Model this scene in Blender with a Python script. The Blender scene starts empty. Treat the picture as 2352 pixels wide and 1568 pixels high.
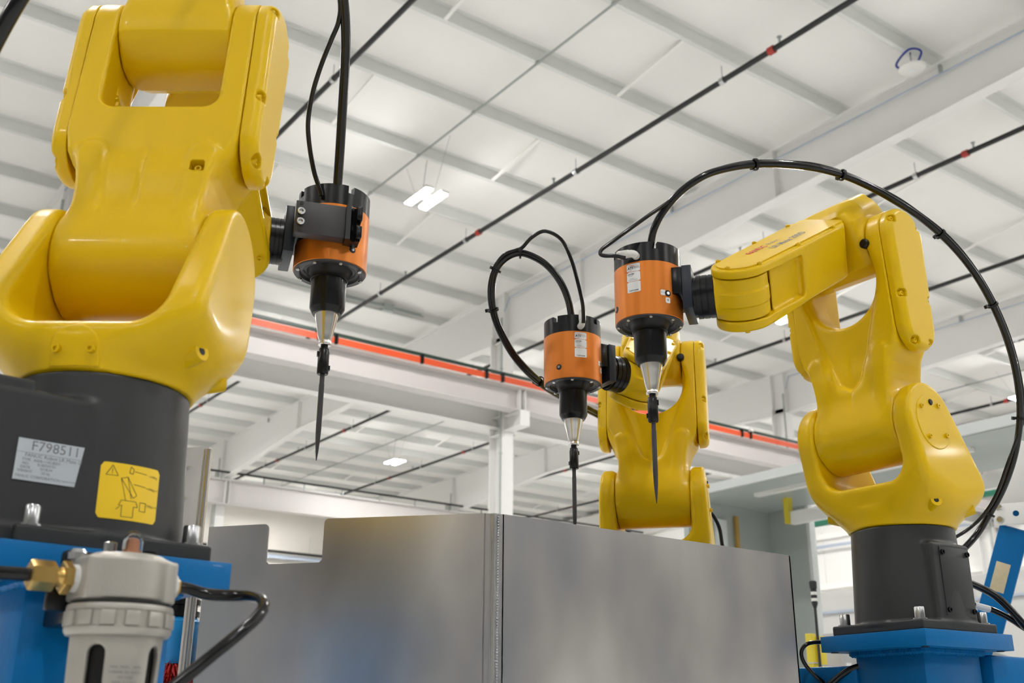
import bpy, bmesh, math, random
import numpy as np
from mathutils import Matrix, Vector
random.seed(7)
S = bpy.context.scene
COL = S.collection
CZ = 0.95                                   # camera height above the floor

# ------------------------------------------------------------------ camera, world, exposure
def camera():
    f, pitch, roll, yaw = 2435.6, .3493, .00707, .6278
    cy, sy, cp, sp = math.cos(yaw), math.sin(yaw), math.cos(pitch), math.sin(pitch)
    fw = Vector((sy*cp, cy*cp, sp)); r = Vector((cy, -sy, 0)); u = r.cross(fw)
    c, s = math.cos(roll), math.sin(roll)
    r2, u2 = c*r+s*u, -s*r+c*u
    cam = bpy.data.cameras.new('camera'); o = bpy.data.objects.new('camera', cam); COL.objects.link(o)
    m = Matrix((r2, u2, -fw)).transposed().to_4x4(); m.translation = (0, 0, CZ)
    o.matrix_world = m
    cam.sensor_width = 36; cam.lens = 36*f/2352; cam.clip_start = .05; cam.clip_end = 200
    cam.dof.use_dof = True; cam.dof.focus_distance = 1.72; cam.dof.aperture_fstop = 9
    S.camera = o
camera()
W = bpy.data.worlds.new('world'); S.world = W; W.use_nodes = True
W.node_tree.nodes['Background'].inputs[0].default_value = (1, .98, .95, 1)
W.node_tree.nodes['Background'].inputs[1].default_value = .3
S.view_settings.view_transform = 'Standard'; S.view_settings.look = 'None'
S.view_settings.exposure = EXPOSURE = 2.05
S.view_settings.gamma = 1; S.view_settings.use_curve_mapping = False
LAMP_STRENGTH = 110
cy_ = S.cycles
cy_.use_denoising = True
cy_.max_bounces = 8; cy_.diffuse_bounces = 5; cy_.glossy_bounces = 4; cy_.transmission_bounces = 6
cy_.sample_clamp_indirect = 6; cy_.caustics_reflective = False; cy_.caustics_refractive = False

# ------------------------------------------------------------------ materials
def mat(name, color, rough=.5, metal=0, coat=0, noise=0, nscale=8, bump=0, bscale=60, spec=.5, stretch=None, rvar=0):
    m = bpy.data.materials.new(name); m.use_nodes = True
    nt = m.node_tree; b = nt.nodes['Principled BSDF']
    b.inputs['Base Color'].default_value = (*color, 1); b.inputs['Roughness'].default_value = rough
    b.inputs['Metallic'].default_value = metal; b.inputs['Coat Weight'].default_value = coat
    b.inputs['Coat Roughness'].default_value = .08; b.inputs['Specular IOR Level'].default_value = spec
    if noise or bump or rvar:
        tc = nt.nodes.new('ShaderNodeTexCoord'); mp = nt.nodes.new('ShaderNodeMapping')
        nt.links.new(tc.outputs['Object'], mp.inputs[0])
        if stretch: mp.inputs['Scale'].default_value = stretch
    if noise or rvar:
        n = nt.nodes.new('ShaderNodeTexNoise'); n.inputs['Scale'].default_value = nscale; n.inputs['Detail'].default_value = 5
        nt.links.new(mp.outputs[0], n.inputs[0])
        if noise:
            mx = nt.nodes.new('ShaderNodeMix'); mx.data_type = 'RGBA'
            mx.inputs['A'].default_value = (*[c*(1-noise) for c in color], 1)
            mx.inputs['B'].default_value = (*[min(1, c*(1+noise)) for c in color], 1)
            nt.links.new(n.outputs[0], mx.inputs['Factor']); nt.links.new(mx.outputs['Result'], b.inputs['Base Color'])
        if rvar:
            mr = nt.nodes.new('ShaderNodeMapRange'); mr.inputs['To Min'].default_value = rough-rvar; mr.inputs['To Max'].default_value = rough+rvar
            nt.links.new(n.outputs[0], mr.inputs[0]); nt.links.new(mr.outputs[0], b.inputs['Roughness'])
    if bump:
        n2 = nt.nodes.new('ShaderNodeTexNoise'); n2.inputs['Scale'].default_value = bscale; n2.inputs['Detail'].default_value = 3
        nt.links.new(mp.outputs[0], n2.inputs[0])
        bp = nt.nodes.new('ShaderNodeBump'); bp.inputs['Strength'].default_value = bump; bp.inputs['Distance'].default_value = .01
        nt.links.new(n2.outputs[0], bp.inputs['Height']); nt.links.new(bp.outputs[0], b.inputs['Normal'])
    return m
def emis(name, color, s):
    m = bpy.data.materials.new(name); m.use_nodes = True; nt = m.node_tree
    e = nt.nodes.new('ShaderNodeEmission'); e.inputs[0].default_value = (*color, 1); e.inputs[1].default_value = s
    nt.links.new(e.outputs[0], nt.nodes['Material Output'].inputs[0]); return m
M = dict(
 yellow=mat('yellow_paint', (.69, .445, .0015), .37, coat=.07, spec=.22, noise=.03, nscale=5, bump=.02, bscale=400),
 gray=mat('charcoal_paint', (.026, .028, .029), .42, spec=.35, bump=.04, bscale=500, noise=.05),
 blue=mat('blue_paint', (.001, .130, .36), .40, coat=.05, spec=.2, noise=.08, nscale=6, bump=.05, bscale=90),
 steel=None,
 steeledge=mat('stainless_edge', (.62, .60, .58), .25, metal=1, noise=.05),
 orange=mat('orange_anodised', (.62, .185, .022), .38, metal=.55, noise=.04, nscale=30, bump=.015, bscale=700),
 black=mat('black_anodised', (.006, .0065, .008), .27, spec=.28, bump=.01, bscale=500, noise=.1),
 blackgray=mat('dark_machined_plate', (.045, .045, .050), .45, spec=.4, bump=.05, bscale=900, noise=.08),
 bluish=mat('blue_black_plate', (.012, .017, .028), .36, spec=.35, noise=.08),
 rubber=mat('black_rubber', (.007, .007, .007), .35, spec=.3, noise=.1),
 hose=mat('black_hose', (.005, .005, .006), .16, spec=.4, noise=.1),
 file=mat('file_steel', (.055, .055, .058), .5, metal=.7, bump=.25, bscale=1500, noise=.12),
 alu=mat('turned_aluminium', (.74, .73, .71), .22, metal=1, noise=.04, nscale=60, stretch=(1, 1, .05)),
 zinc=mat('zinc_bolt', (.50, .51, .52), .22, metal=1, noise=.05),
 hole=mat('bolt_hole', (.006, .006, .006), .6),
 white=mat('white_plastic', (.72, .71, .68), .35, noise=.02),
 label=mat('white_label', (.70, .71, .72), .4, noise=.02),
 labelgray=mat('grey_label', (.42, .46, .50), .4, noise=.02),
 labelyellow=mat('yellow_label', (.80, .53, .01), .35, noise=.02),
 ink=mat('black_ink', (.015, .015, .015), .5),
 inkgray=mat('grey_ink', (.16, .16, .17), .5),
 red=mat('red_ink', (.55, .02, .02), .5),
 cast=mat('cast_alloy', (.43, .41, .37), .42, metal=.55, bump=.06, bscale=500, noise=.05),
 brass=mat('brass', (.60, .40, .13), .3, metal=1, noise=.05),
 copper=mat('copper', (.72, .33, .2), .3, metal=.9),
 ceiling=mat('ceiling_liner', (.82, .81, .785), .75, bump=.25, bscale=1.6, noise=.015, nscale=2),
 beam=mat('white_steel', (.76, .755, .735), .5, noise=.02),
 purlin=mat('galvanised_purlin', (.70, .71, .69), .5, noise=.04, nscale=3),
 brace=mat('white_strap', (.84, .83, .80), .5),
 wall=mat('white_wall', (.80, .79, .765), .6, noise=.02),
 southwall=mat('grey_block_wall', (.30, .30, .29), .7, noise=.05),
 westwall=mat('pale_block_wall', (.55, .54, .52), .7, noise=.05),
 girder=mat('girder_white', (.57, .545, .53), .5, noise=.02),
 panel=mat('enclosure_white', (.58, .575, .56), .5, noise=.02),
 tan=mat('pale_wall_panel', (.62, .59, .54), .6, noise=.02),
 floor=mat('concrete_floor', (.70, .70, .685), .45, noise=.08, nscale=1.5),
 pipe=mat('black_pipe', (.014, .015, .016), .5, noise=.1),
 redc=mat('red_coupling', (.40, .035, .025), .5),
 conduit=mat('galvanised_conduit', (.36, .39, .38), .45, metal=.3, noise=.05),
 condblue=mat('blue_grey_conduit', (.42, .48, .58), .45),
 bar=mat('orange_conductor', (.80, .10, .02), .45),
 green=mat('dark_green_conductor', (.006, .03, .018), .45),
 booth=mat('grey_green_panel', (.36, .40, .38), .45, noise=.03, nscale=2),
 boothl=mat('pale_grey_panel', (.60, .63, .62), .45, noise=.03),
 wood=mat('wood_strip', (.42, .26, .06), .6, noise=.2),
 yellowpost=mat('yellow_post', (.62, .50, .03), .5, noise=.05),
 greenpipe=mat('green_pipe', (.02, .20, .12), .45, noise=.05),
 cabinet=mat('grey_cabinet', (.42, .42, .42), .5, noise=.03),
 sticker=mat('cream_sticker', (.60, .51, .33), .6, noise=.15, nscale=60),
 bristle=mat('red_bristle', (.62, .03, .03), .5, noise=.15),
 blueplast=mat('bright_blue', (.01, .30, .75), .4, noise=.05),
 cable=mat('blue_cable', (.01, .03, .30), .4),
)
def glass():
    m = bpy.data.materials.new('clear_dome'); m.use_nodes = True; b = m.node_tree.nodes['Principled BSDF']
    b.inputs['Base Color'].default_value = (.95, .96, .95, 1); b.inputs['Roughness'].default_value = .03
    b.inputs['Transmission Weight'].default_value = 1; b.inputs['IOR'].default_value = 1.3; return m
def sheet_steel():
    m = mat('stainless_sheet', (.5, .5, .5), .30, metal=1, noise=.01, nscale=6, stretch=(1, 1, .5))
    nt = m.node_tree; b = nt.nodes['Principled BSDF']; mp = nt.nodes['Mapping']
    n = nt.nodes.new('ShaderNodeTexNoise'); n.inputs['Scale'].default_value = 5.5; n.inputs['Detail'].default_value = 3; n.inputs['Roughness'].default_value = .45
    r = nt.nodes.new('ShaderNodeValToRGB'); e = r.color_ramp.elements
    e[0].position = .36; e[0].color = (.43, .445, .485, 1); e[1].position = .66; e[1].color = (.86, .84, .82, 1)  # blurred reflections painted into the base colour as blue-grey and pale warm mottling
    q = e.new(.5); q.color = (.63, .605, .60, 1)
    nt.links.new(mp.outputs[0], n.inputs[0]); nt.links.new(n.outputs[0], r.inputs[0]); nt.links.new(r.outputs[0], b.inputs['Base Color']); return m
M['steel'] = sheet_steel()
M['glass'] = glass()
M['lamp'] = emis('lamp_strip', (1, .99, .97), LAMP_STRENGTH)

# ------------------------------------------------------------------ object helpers
def link(name, data, parent=None, m=None, mw=None):
    o = bpy.data.objects.new(name, data); COL.objects.link(o)
    if parent is not None: o.parent = parent
    if m is not None: o.matrix_basis = m
    return o
def tag(o, label=None, cat=None, group=None, kind=None):
    for k, v in (('label', label), ('category', cat), ('group', group), ('kind', kind)):
        if v: o[k] = v
    return o
def thing(name, label, cat, m=None, group=None, kind=None):
    o = bpy.data.objects.new(name, None); COL.objects.link(o); o.empty_display_size = .05
    if m is not None: o.matrix_basis = m
    return tag(o, label, cat, group, kind)
T = Matrix.Translation
def RZ(a): return Matrix.Rotation(a, 4, 'Z')
def RY(a): return Matrix.Rotation(a, 4, 'Y')
def RX(a): return Matrix.Rotation(a, 4, 'X')
def frame(o, x, y, z):
    m = Matrix((x, y, z)).transposed().to_4x4(); m.translation = o; return m
def zto(d, o=(0, 0, 0)):                     # matrix taking +Z onto direction d at o
    d = Vector(d).normalized()
    m = d.to_track_quat('Z', 'Y').to_matrix().to_4x4(); m.translation = o; return m

class B:                                    # collects polygons for ONE mesh object
    def __init__(s): s.v = []; s.f = []
    def add(s, vs, fs, m=None):
        n = len(s.v)
        s.v += [tuple(m @ Vector(v)) if m is not None else tuple(v) for v in vs]
        s.f += [tuple(i+n for i in f) for f in fs]; return s
    def box(s, c, d, m=None, bev=0):
        x, y, z = [q/2 for q in d]
        if bev <= 0:
            vs = [(c[0]+a*x, c[1]+b*y, c[2]+e*z) for a in (-1, 1) for b in (-1, 1) for e in (-1, 1)]
            return s.add(vs, [(0, 1, 3, 2), (4, 6, 7, 5), (0, 4, 5, 1), (2, 3, 7, 6), (0, 2, 6, 4), (1, 5, 7, 3)], m)
        bm = bmesh.new(); bmesh.ops.create_cube(bm, size=1)
        for v in bm.verts: v.co = Vector((c[0]+v.co.x*2*x, c[1]+v.co.y*2*y, c[2]+v.co.z*2*z))
        bmesh.ops.bevel(bm, geom=bm.edges[:], offset=bev, segments=2, profile=.5, affect='EDGES')
        bm.verts.index_update()
        s.add([v.co[:] for v in bm.verts], [[v.index for v in f.verts] for f in bm.faces], m); bm.free(); return s
    def lathe(s, prof, m=None, n=32, a0=0, a1=2*math.pi):   # prof [(r,z)...] about Z
        full = abs(a1-a0-2*math.pi) < 1e-6; k = n if full else n+1
        vs = []; idx = []
        for r, z in prof:
            if r < 1e-7: idx.append([len(vs)]*k); vs.append((0, 0, z))
            else:
                idx.append(list(range(len(vs), len(vs)+k)))
                vs += [(r*math.cos(a0+(a1-a0)*i/n), r*math.sin(a0+(a1-a0)*i/n), z) for i in range(k)]
        fs = []
        for j in range(len(prof)-1):
            for i in range(n):
                a, b, c, d = idx[j][i], idx[j][(i+1) % k], idx[j+1][(i+1) % k], idx[j+1][i]
                q = []
                for t in (a, b, c, d):
                    if t not in q: q.append(t)
                if len(q) > 2: fs.append(tuple(q))
        return s.add(vs, fs, m)
    def cyl(s, p0, p1, r, n=16, r1=None):
        p0, p1 = Vector(p0), Vector(p1); L = (p1-p0).length; r1 = r if r1 is None else r1
        return s.lathe([(0, 0), (r, 0), (r1, L), (0, L)], zto(p1-p0, p0), n)
    def prism(s, poly, h0, h1, m=None):      # poly in XY, extruded along Z
        n = len(poly); vs = [(x, y, h0) for x, y in poly]+[(x, y, h1) for x, y in poly]
        return s.add(vs, [tuple(range(n-1, -1, -1)), tuple(range(n, 2*n))]+[(i, (i+1) % n, n+(i+1) % n, n+i) for i in range(n)], m)
    def mesh(s, name, mats, ang=35):
        me = bpy.data.meshes.new(name); me.from_pydata(s.v, [], s.f)
        bm = bmesh.new(); bm.from_mesh(me); bmesh.ops.recalc_face_normals(bm, faces=bm.faces[:]); bm.to_mesh(me); bm.free()
        for mm in (mats if isinstance(mats, (list, tuple)) else [mats]): me.materials.append(M[mm] if isinstance(mm, str) else mm)
        me.polygons.foreach_set('use_smooth', [True]*len(me.polygons)); me.set_sharp_from_angle(angle=math.radians(ang)); me.update()
        return me
    def obj(s, name, mats, parent=None, m=None, ang=35): return link(name, s.mesh(name, mats, ang), parent, m)

def spline(pts, step=6):
    P = [Vector(p) for p in pts]; P = [P[0]*2-P[1]]+P+[P[-1]*2-P[-2]]; out = []
    for i in range(1, len(P)-2):
        for k in range(step):
            t = k/step; a, b, c, d = P[i-1:i+3]
            out.append(.5*((2*b)+(c-a)*t+(2*a-5*b+4*c-d)*t*t+(3*b-a-3*c+d)*t**3))
    return out+[P[-2]]
def tube(s, pts, r, n=12):
    fr = None; rings = []
    for i, p in enumerate(pts):
        t = (pts[min(i+1, len(pts)-1)]-pts[max(i-1, 0)]).normalized()
        if fr is None: fr = t.orthogonal().normalized()
        fr = (fr-t*fr.dot(t)).normalized(); b = t.cross(fr)
        rings.append([p+r*(math.cos(2*math.pi*k/n)*fr+math.sin(2*math.pi*k/n)*b) for k in range(n)])
    vs = [q for g in rings for q in g]
    fs = [(i*n+k, i*n+(k+1) % n, (i+1)*n+(k+1) % n, (i+1)*n+k) for i in range(len(pts)-1) for k in range(n)]
    fs += [tuple(range(n-1, -1, -1)), tuple(range((len(pts)-1)*n, len(pts)*n))]
    s.add(vs, fs); return s
B.tube = tube
_fonts = {}
def text2d(txt, size, bold=0):               # verts, faces of flat lettering, origin at its centre
    key = (txt, size, bold)
    if key in _fonts: return _fonts[key]
    c = bpy.data.curves.new('lettering', 'FONT'); c.body = txt; c.size = size; c.align_x = 'CENTER'; c.align_y = 'CENTER'
    c.resolution_u = 2; c.offset = bold
    o = bpy.data.objects.new('lettering', c); COL.objects.link(o)
    dg = bpy.context.evaluated_depsgraph_get(); me = bpy.data.meshes.new_from_object(o.evaluated_get(dg))
    r = [v.co[:] for v in me.vertices], [tuple(p.vertices) for p in me.polygons]
    bpy.data.objects.remove(o); bpy.data.curves.remove(c); bpy.data.meshes.remove(me)
    _fonts[key] = r; return r
def cmesh(name, verts, faces, m, ang=30):
    me = bpy.data.meshes.new(name); me.from_pydata(verts, [], faces); me.materials.append(M[m])
    me.polygons.foreach_set('use_smooth', [True]*len(me.polygons)); me.set_sharp_from_angle(angle=math.radians(ang)); me.update(); return me

# ------------------------------------------------------------------ cast bodies: signed distance fields turned into meshes
def smin(a, b, k): h = np.maximum(k-np.abs(a-b), 0)/k; return np.minimum(a, b)-h*h*k*.25
def smax(a, b, k): return -smin(-a, -b, k)
def sbox(x, y, z, c, h, r=0):
    qx, qy, qz = np.abs(x-c[0])-h[0]+r, np.abs(y-c[1])-h[1]+r, np.abs(z-c[2])-h[2]+r
    return np.sqrt(np.maximum(qx, 0)**2+np.maximum(qy, 0)**2+np.maximum(qz, 0)**2)+np.minimum(np.maximum(np.maximum(qx, qy), qz), 0)-r
def rbox2(a, b, ca, cb, ha, hb, r):
    qa, qb = np.abs(a-ca)-ha+r, np.abs(b-cb)-hb+r
    return np.sqrt(np.maximum(qa, 0)**2+np.maximum(qb, 0)**2)+np.minimum(np.maximum(qa, qb), 0)-r
def extr(d, l, l0, l1, r=.004):
    e = np.abs(l-(l0+l1)/2)-(l1-l0)/2+r; d = d+r
    return np.sqrt(np.maximum(d, 0)**2+np.maximum(e, 0)**2)+np.minimum(np.maximum(d, e), 0)-r
def disc(a, b, ca, cb, r): return np.sqrt((a-ca)**2+(b-cb)**2)-r
def hull(a, b, p, r1, q, r2):
    L = math.hypot(q[0]-p[0], q[1]-p[1]); u = ((q[0]-p[0])/L, (q[1]-p[1])/L)
    t = (a-p[0])*u[0]+(b-p[1])*u[1]; s = np.abs(-(a-p[0])*u[1]+(b-p[1])*u[0])
    k = (r1-r2)/L; c = math.sqrt(1-k*k); m = -s*k+t*c
    return np.where(m < 0, np.sqrt(s*s+t*t)-r1, np.where(m > c*L, np.sqrt(s*s+(t-L)**2)-r2, s*c+t*k-r1))
def poly(a, b, pts):
    d = None; sg = None; n = len(pts)
    for i in range(n):
        (x0, y0), (x1, y1) = pts[i], pts[i-1]
        ex, ey = x1-x0, y1-y0; wx, wy = a-x0, b-y0
        t = np.clip((wx*ex+wy*ey)/(ex*ex+ey*ey), 0, 1); dd = (wx-ex*t)**2+(wy-ey*t)**2
        d = dd if d is None else np.minimum(d, dd)
        c1, c2, c3 = b >= y0, b < y1, ex*wy > ey*wx
        fl = np.where((c1 & c2 & c3) | (~c1 & ~c2 & ~c3), -1., 1.); sg = fl if sg is None else sg*fl
    return np.sqrt(d)*sg
def cast(name, fn, lo, hi, h, m):
    ax = [np.arange(lo[i], hi[i]+h, h, dtype=np.float32) for i in range(3)]
    F = np.broadcast_to(fn(ax[0][:, None, None], ax[1][None, :, None], ax[2][None, None, :]), [len(a) for a in ax]).astype(np.float32)
    s = F < 0
    cs = [s[i:s.shape[0]-1+i, j:s.shape[1]-1+j, k:s.shape[2]-1+k] for i in (0, 1) for j in (0, 1) for k in (0, 1)]
    an = cs[0].copy(); al = cs[0].copy()
    for c in cs[1:]: an |= c; al &= c
    act = an & ~al; I = np.argwhere(act); idx = np.full(act.shape, -1, np.int64); idx[act] = np.arange(len(I))
    offs = np.array([(i, j, k) for i in (0, 1) for j in (0, 1) for k in (0, 1)])
    val = [F[I[:, 0]+o[0], I[:, 1]+o[1], I[:, 2]+o[2]] for o in offs]
    P = np.zeros((len(I), 3)); cnt = np.zeros(len(I))
    for a in range(8):
        for b in range(a+1, 8):
            if np.abs(offs[a]-offs[b]).sum() != 1: continue
            cr = (val[a] < 0) != (val[b] < 0); t = np.where(cr, val[a]/np.where(cr, val[a]-val[b], 1), 0)
            P += np.where(cr[:, None], offs[a]+t[:, None]*(offs[b]-offs[a]), 0); cnt += cr
    V = np.array(lo)+h*(I+P/cnt[:, None])
    e = h*.15
    for it in range(3):
        x, y, z = V[:, 0], V[:, 1], V[:, 2]; f = fn(x, y, z)
        g = np.stack([fn(x+e, y, z)-fn(x-e, y, z), fn(x, y+e, z)-fn(x, y-e, z), fn(x, y, z+e)-fn(x, y, z-e)], 1)/(2*e)
        gn = np.maximum((g*g).sum(1), .2)
        if it < 2: V = V-np.clip(f/gn, -h*.7, h*.7)[:, None]*g
    N = g/np.maximum(np.sqrt((g*g).sum(1)), 1e-6)[:, None]
    Q = []
    for a in range(3):
        b, c = (a+1) % 3, (a+2) % 3
        sl = lambda d: tuple(slice(d if i == a else 1, (s.shape[i]-1+d) if i == a else s.shape[i]-1) for i in range(3))
        s0, s1 = s[sl(0)], s[sl(1)]; E = np.argwhere(s0 != s1); ins = s0[tuple(E.T)]
        base = E.copy(); base[:, b] += 1; base[:, c] += 1
        def cell(db, dc):
            q = base.copy(); q[:, b] -= db; q[:, c] -= dc; return idx[tuple(q.T)]
        q = np.stack([cell(1, 1), cell(0, 1), cell(0, 0), cell(1, 0)], 1)
        q[~ins] = q[~ins][:, ::-1]; Q.append(q)
    Q = np.concatenate(Q)
    me = bpy.data.meshes.new(name); me.vertices.add(len(V)); me.vertices.foreach_set('co', V.astype(np.float32).ravel())
    me.loops.add(Q.size); me.loops.foreach_set('vertex_index', Q.astype(np.int32).ravel())
    me.polygons.add(len(Q)); me.polygons.foreach_set('loop_start', np.arange(0, Q.size, 4, dtype=np.int32))
    me.update(calc_edges=True); me.validate()
    me.polygons.foreach_set('use_smooth', [True]*len(me.polygons))
    me.normals_split_custom_set_from_vertices(N.astype(np.float32).tolist())
    me.materials.append(M[m]); return me
# ------------------------------------------------------------------ the hall (x across, y along the rafters; heights from the floor)
def struct(o): o['kind'] = 'structure'; return o
ZP = CZ+8.33                                # underside of purlins
PH = .195                                   # purlin height
XW, XE, YS, YN = -22.0, 28.85, -22.0, 39.0
YK = [6.456+1.524*k for k in range(-18, 22)]
FX = [-5.26, 3.20, 11.66, 20.12, 28.58]
Y1, Y2 = 16.4, 31.3
ceil = B().box(((XW+XE)/2, (YS+YN)/2, ZP+PH+.05), (XE-XW, YN-YS, .10)).obj('ceiling', 'ceiling'); struct(ceil)
_b = B(); xl = XE-XW; cx = (XW+XE)/2
_b.box((cx, 0, PH/2), (xl, .004, PH)); _b.box((cx, .033, .002), (xl, .066, .004)); _b.box((cx, .064, .011), (xl, .004, .022)); _b.box((cx, -.033, PH-.002), (xl, .066, .004))
me = _b.mesh('purlin', 'purlin')
for y in YK: link('purlin', me, ceil, T((0, y, ZP)))
# slanted white straps between the purlins
_b = B(); m_ = zto(Vector((0, -1.46, PH-.01)), (0, 0, .004)); _b.box((0, 0, .74), (.05, .024, 1.476), m_)
me = _b.mesh('strap', 'brace')
for x in (-2.6, .25, 5.82, 8.69, 14.4, 17.2, 22.9, 25.7):
    for i, y in enumerate(YK):
        if i % 2 == 0 and 4 < y < 38: link('strap', me, ceil, T((x, y-.01, ZP)))
# faint long creases of the liner: shallow welts between purlins
# tapered rafters with flanges
def rafter(x, segs):                         # segs: (y, depth) stations
    b = B(); t = .012
    for (ya, da), (yb, db) in zip(segs, segs[1:]):
        b.add([(x-t/2, ya, ZP), (x+t/2, ya, ZP), (x-t/2, yb, ZP), (x+t/2, yb, ZP), (x-t/2, ya, ZP-da), (x+t/2, ya, ZP-da), (x-t/2, yb, ZP-db), (x+t/2, yb, ZP-db)],
              [(0, 1, 3, 2), (4, 6, 7, 5), (0, 2, 6, 4), (1, 5, 7, 3), (0, 4, 5, 1), (2, 3, 7, 6)])
        for w, o in ((.10, 0), ):
            for za, zb in ((ZP-.001, ZP-.001), (ZP-da, ZP-db)):
                b.add([(x-w, ya, za), (x+w, ya, za), (x-w, yb, zb), (x+w, yb, zb), (x-w, ya, za-.014), (x+w, ya, za-.014), (x-w, yb, zb-.014), (x+w, yb, zb-.014)],
                      [(0, 1, 3, 2), (4, 6, 7, 5), (0, 2, 6, 4), (1, 5, 7, 3), (0, 4, 5, 1), (2, 3, 7, 6)])
    o = b.obj('rafter', 'beam', ceil)
    return o
SEG = [(YS, .9), (-4, .62), (4, .62), (Y1-.25, 1.04), (Y1+.25, 1.04), (Y1+5.5, .80), (Y2-5.5, .80), (Y2-.2, 1.25), (Y2+.25, 1.25), (YN, .8)]
sv = B().box((-.055, 0, 0), (.10, .008, 1)).mesh('stiffener', 'beam')
kb = B().prism([(0, 0), (.30, 0), (.30, .03), (.0, .42)], -.004, .004, RX(math.pi/2) @ T((0, 0, 0))).mesh('brace', 'brace')
for x in FX:
    r = rafter(x, SEG)
    for y, d in ((9.2, .82), (13.8, .98), (Y1-.2, 1.05), (Y1+.2, 1.05), (Y1+5.5, .82), (Y2-5.5, .82), (Y2-.2, 1.25)):
        link('stiffener', sv, r, T((x, y, ZP-d/2)) @ Matrix.Scale(d, 4, (0, 0, 1)))
    # fly braces from bottom flange up to purlins, both sides
    for y, d in ((YK[17], .66), (YK[20], .80), (YK[22], .90), (YK[26], .9), (YK[31], .8)):
        for sx in (1,):
            b = B(); a = Vector((x+sx*.10, y, ZP-d+.01)); c = Vector((x+sx*.78, y, ZP+.06)); m_ = zto(c-a, a); b.box((0, 0, (c-a).length/2), (.05, .05, (c-a).length), m_)
            b.obj('fly_brace', 'brace', r)
    # conduit clipped along the top of the web
    b = B(); b.cyl((x-.075, -6, ZP-.17), (x-.075, Y1-.35, ZP-.17), .013, 8); b.cyl((x-.075, Y1-.35, ZP-.17), (x-.19, Y1-.33, ZP-.5), .013, 8); b.obj('conduit', 'condblue', r)
    cl = B().box((-.075, 0, ZP-.10), (.05, .035, .12)).mesh('conduit_clip', 'conduit')
    for y in (6.35, 11.4, 14.6, 24.2, 27.8): link('conduit_clip', cl, r, T((x, y, 0)))
# H-section columns
def column(x, y, n):
    b = B(); zt = ZP-.9
    for s in (-1, 1): b.box((x, y+s*.20, zt/2), (.28, .016, zt))
    b.box((x, y, zt/2), (.012, .39, zt)); b.box((x, y, 6.30), (.27, .38, .014)); b.box((x, y, 6.66), (.27, .38, .014))
    o = b.obj('trim_'+str(n), 'beam'); struct(o); o['label'] = 'white steel column on the %s row' % ('nearer' if y < 20 else 'farther')
    b = B(); b.cyl((x-.17, y-.215, 0), (x-.17, y-.215, zt+.3), .022, 8)
    for z in (2.5, 4.2, 5.9, 7.6): b.box((x-.17, y-.215, z), (.07, .03, .03))
    b.obj('conduit', 'conduit', o)
    return o
n = 1
for x in FX:
    for y in (Y1, Y2): column(x, y, n); n += 1
# crane runway girders, lower tie beams, brackets
def ibeam(b, y, z0, z1, w, t=.014, x0=XW, x1=XE):
    b.box(((x0+x1)/2, y, z0+t/2), (x1-x0, w, t)); b.box(((x0+x1)/2, y, z1-t/2), (x1-x0, w, t)); b.box(((x0+x1)/2, y, (z0+z1)/2), (x1-x0, .012, z1-z0-t))
for y, sgn, far in ((15.83, 1, 0), (30.75, 1, 1)):
    z0, z1 = (6.66, 7.10) if not far else (7.22, 7.95)
    b = B(); ibeam(b, y, z0, z1, .30, .018); g = b.obj('trim_'+str(n), 'girder'); n += 1; struct(g); g['label'] = 'white crane runway girder on the %s column row' % ('farther' if far else 'nearer')
    b = B(); b.box((0, 0, 0), (.012, .13, z1-z0-.03)); sm = b.mesh('stiffener', 'beam')
    for x in FX:
        for dx in (-.06, .06): link('stiffener', sm, g, T((x+dx, y-.08, (z0+z1)/2)))
    b = B(); b.box((cx, y, z1+.03), (xl, .06, .06)); b.obj('crane_rail', 'beam', g)
    if not far:
        b = B(); ibeam(b, 16.52, 6.46, 6.98, .24, .016); t2 = b.obj('trim_'+str(n), 'beam'); n += 1; struct(t2); t2['label'] = 'white tie beam under the nearer crane girder'
        b = B(); [b.box((x, 15.92, 6.50), (.22, .62, .30)) for x in FX[2:3]]; 
        for x in FX:
            b = B(); b.box((x, 15.92, 6.645), (.22, .60, .016)); b.box((x, 15.92, 6.36), (.22, .60, .016)); b.box((x, 15.92, 6.50), (.012, .60, .28)); b.box((x, 15.63, 6.50), (.22, .016, .30)); b.obj('bracket', 'beam', t2)
# far girder's own conductor rail on posts
cr = thing('conductor_rail', 'black power rail on short posts along the far white girder', 'power rail', kind=None)
B().cyl((XW+.5, 30.55, 8.16), (XE-.3, 30.55, 8.16), .035, 8).obj('rail', 'pipe', cr)
pm = B().box((0, 0, 0), (.035, .035, .22)).mesh('post', 'conduit')
for k in range(-14, 20): link('post', pm, cr, T((k*1.36+.55, 30.62, 8.04)))
# walls and floor
struct(B().box((cx, (YS+YN)/2, -.1), (xl, YN-YS, .2)).obj('floor', 'floor'))
struct(B().box((cx, YN+.1, 4.9), (xl, .2, 9.8)).obj('wall_north', 'tan'))
struct(B().box((cx, YS-.1, 4.9), (xl, .2, 9.8)).obj('wall_south', 'southwall'))
struct(B().box((XW-.1, (YS+YN)/2, 4.9), (.2, YN-YS, 9.8)).obj('wall_west', 'westwall'))
we = struct(B().box((XE+.1, (YS+YN)/2, 4.9), (.2, YN-YS, 9.8)).obj('wall_east', 'wall'))
for z in (1.6, 3.6, 5.3, 6.9, 8.2): B().box((XE-.06, (YS+YN)/2, z), (.12, YN-YS-1, .18)).obj('girt', 'brace', we)
for y in range(-20, 39, 2):
    B().box((XE-.01, y+.3, 4.7), (.03, .05, 9.2)).obj('wall_seam', 'wall', we)
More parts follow.
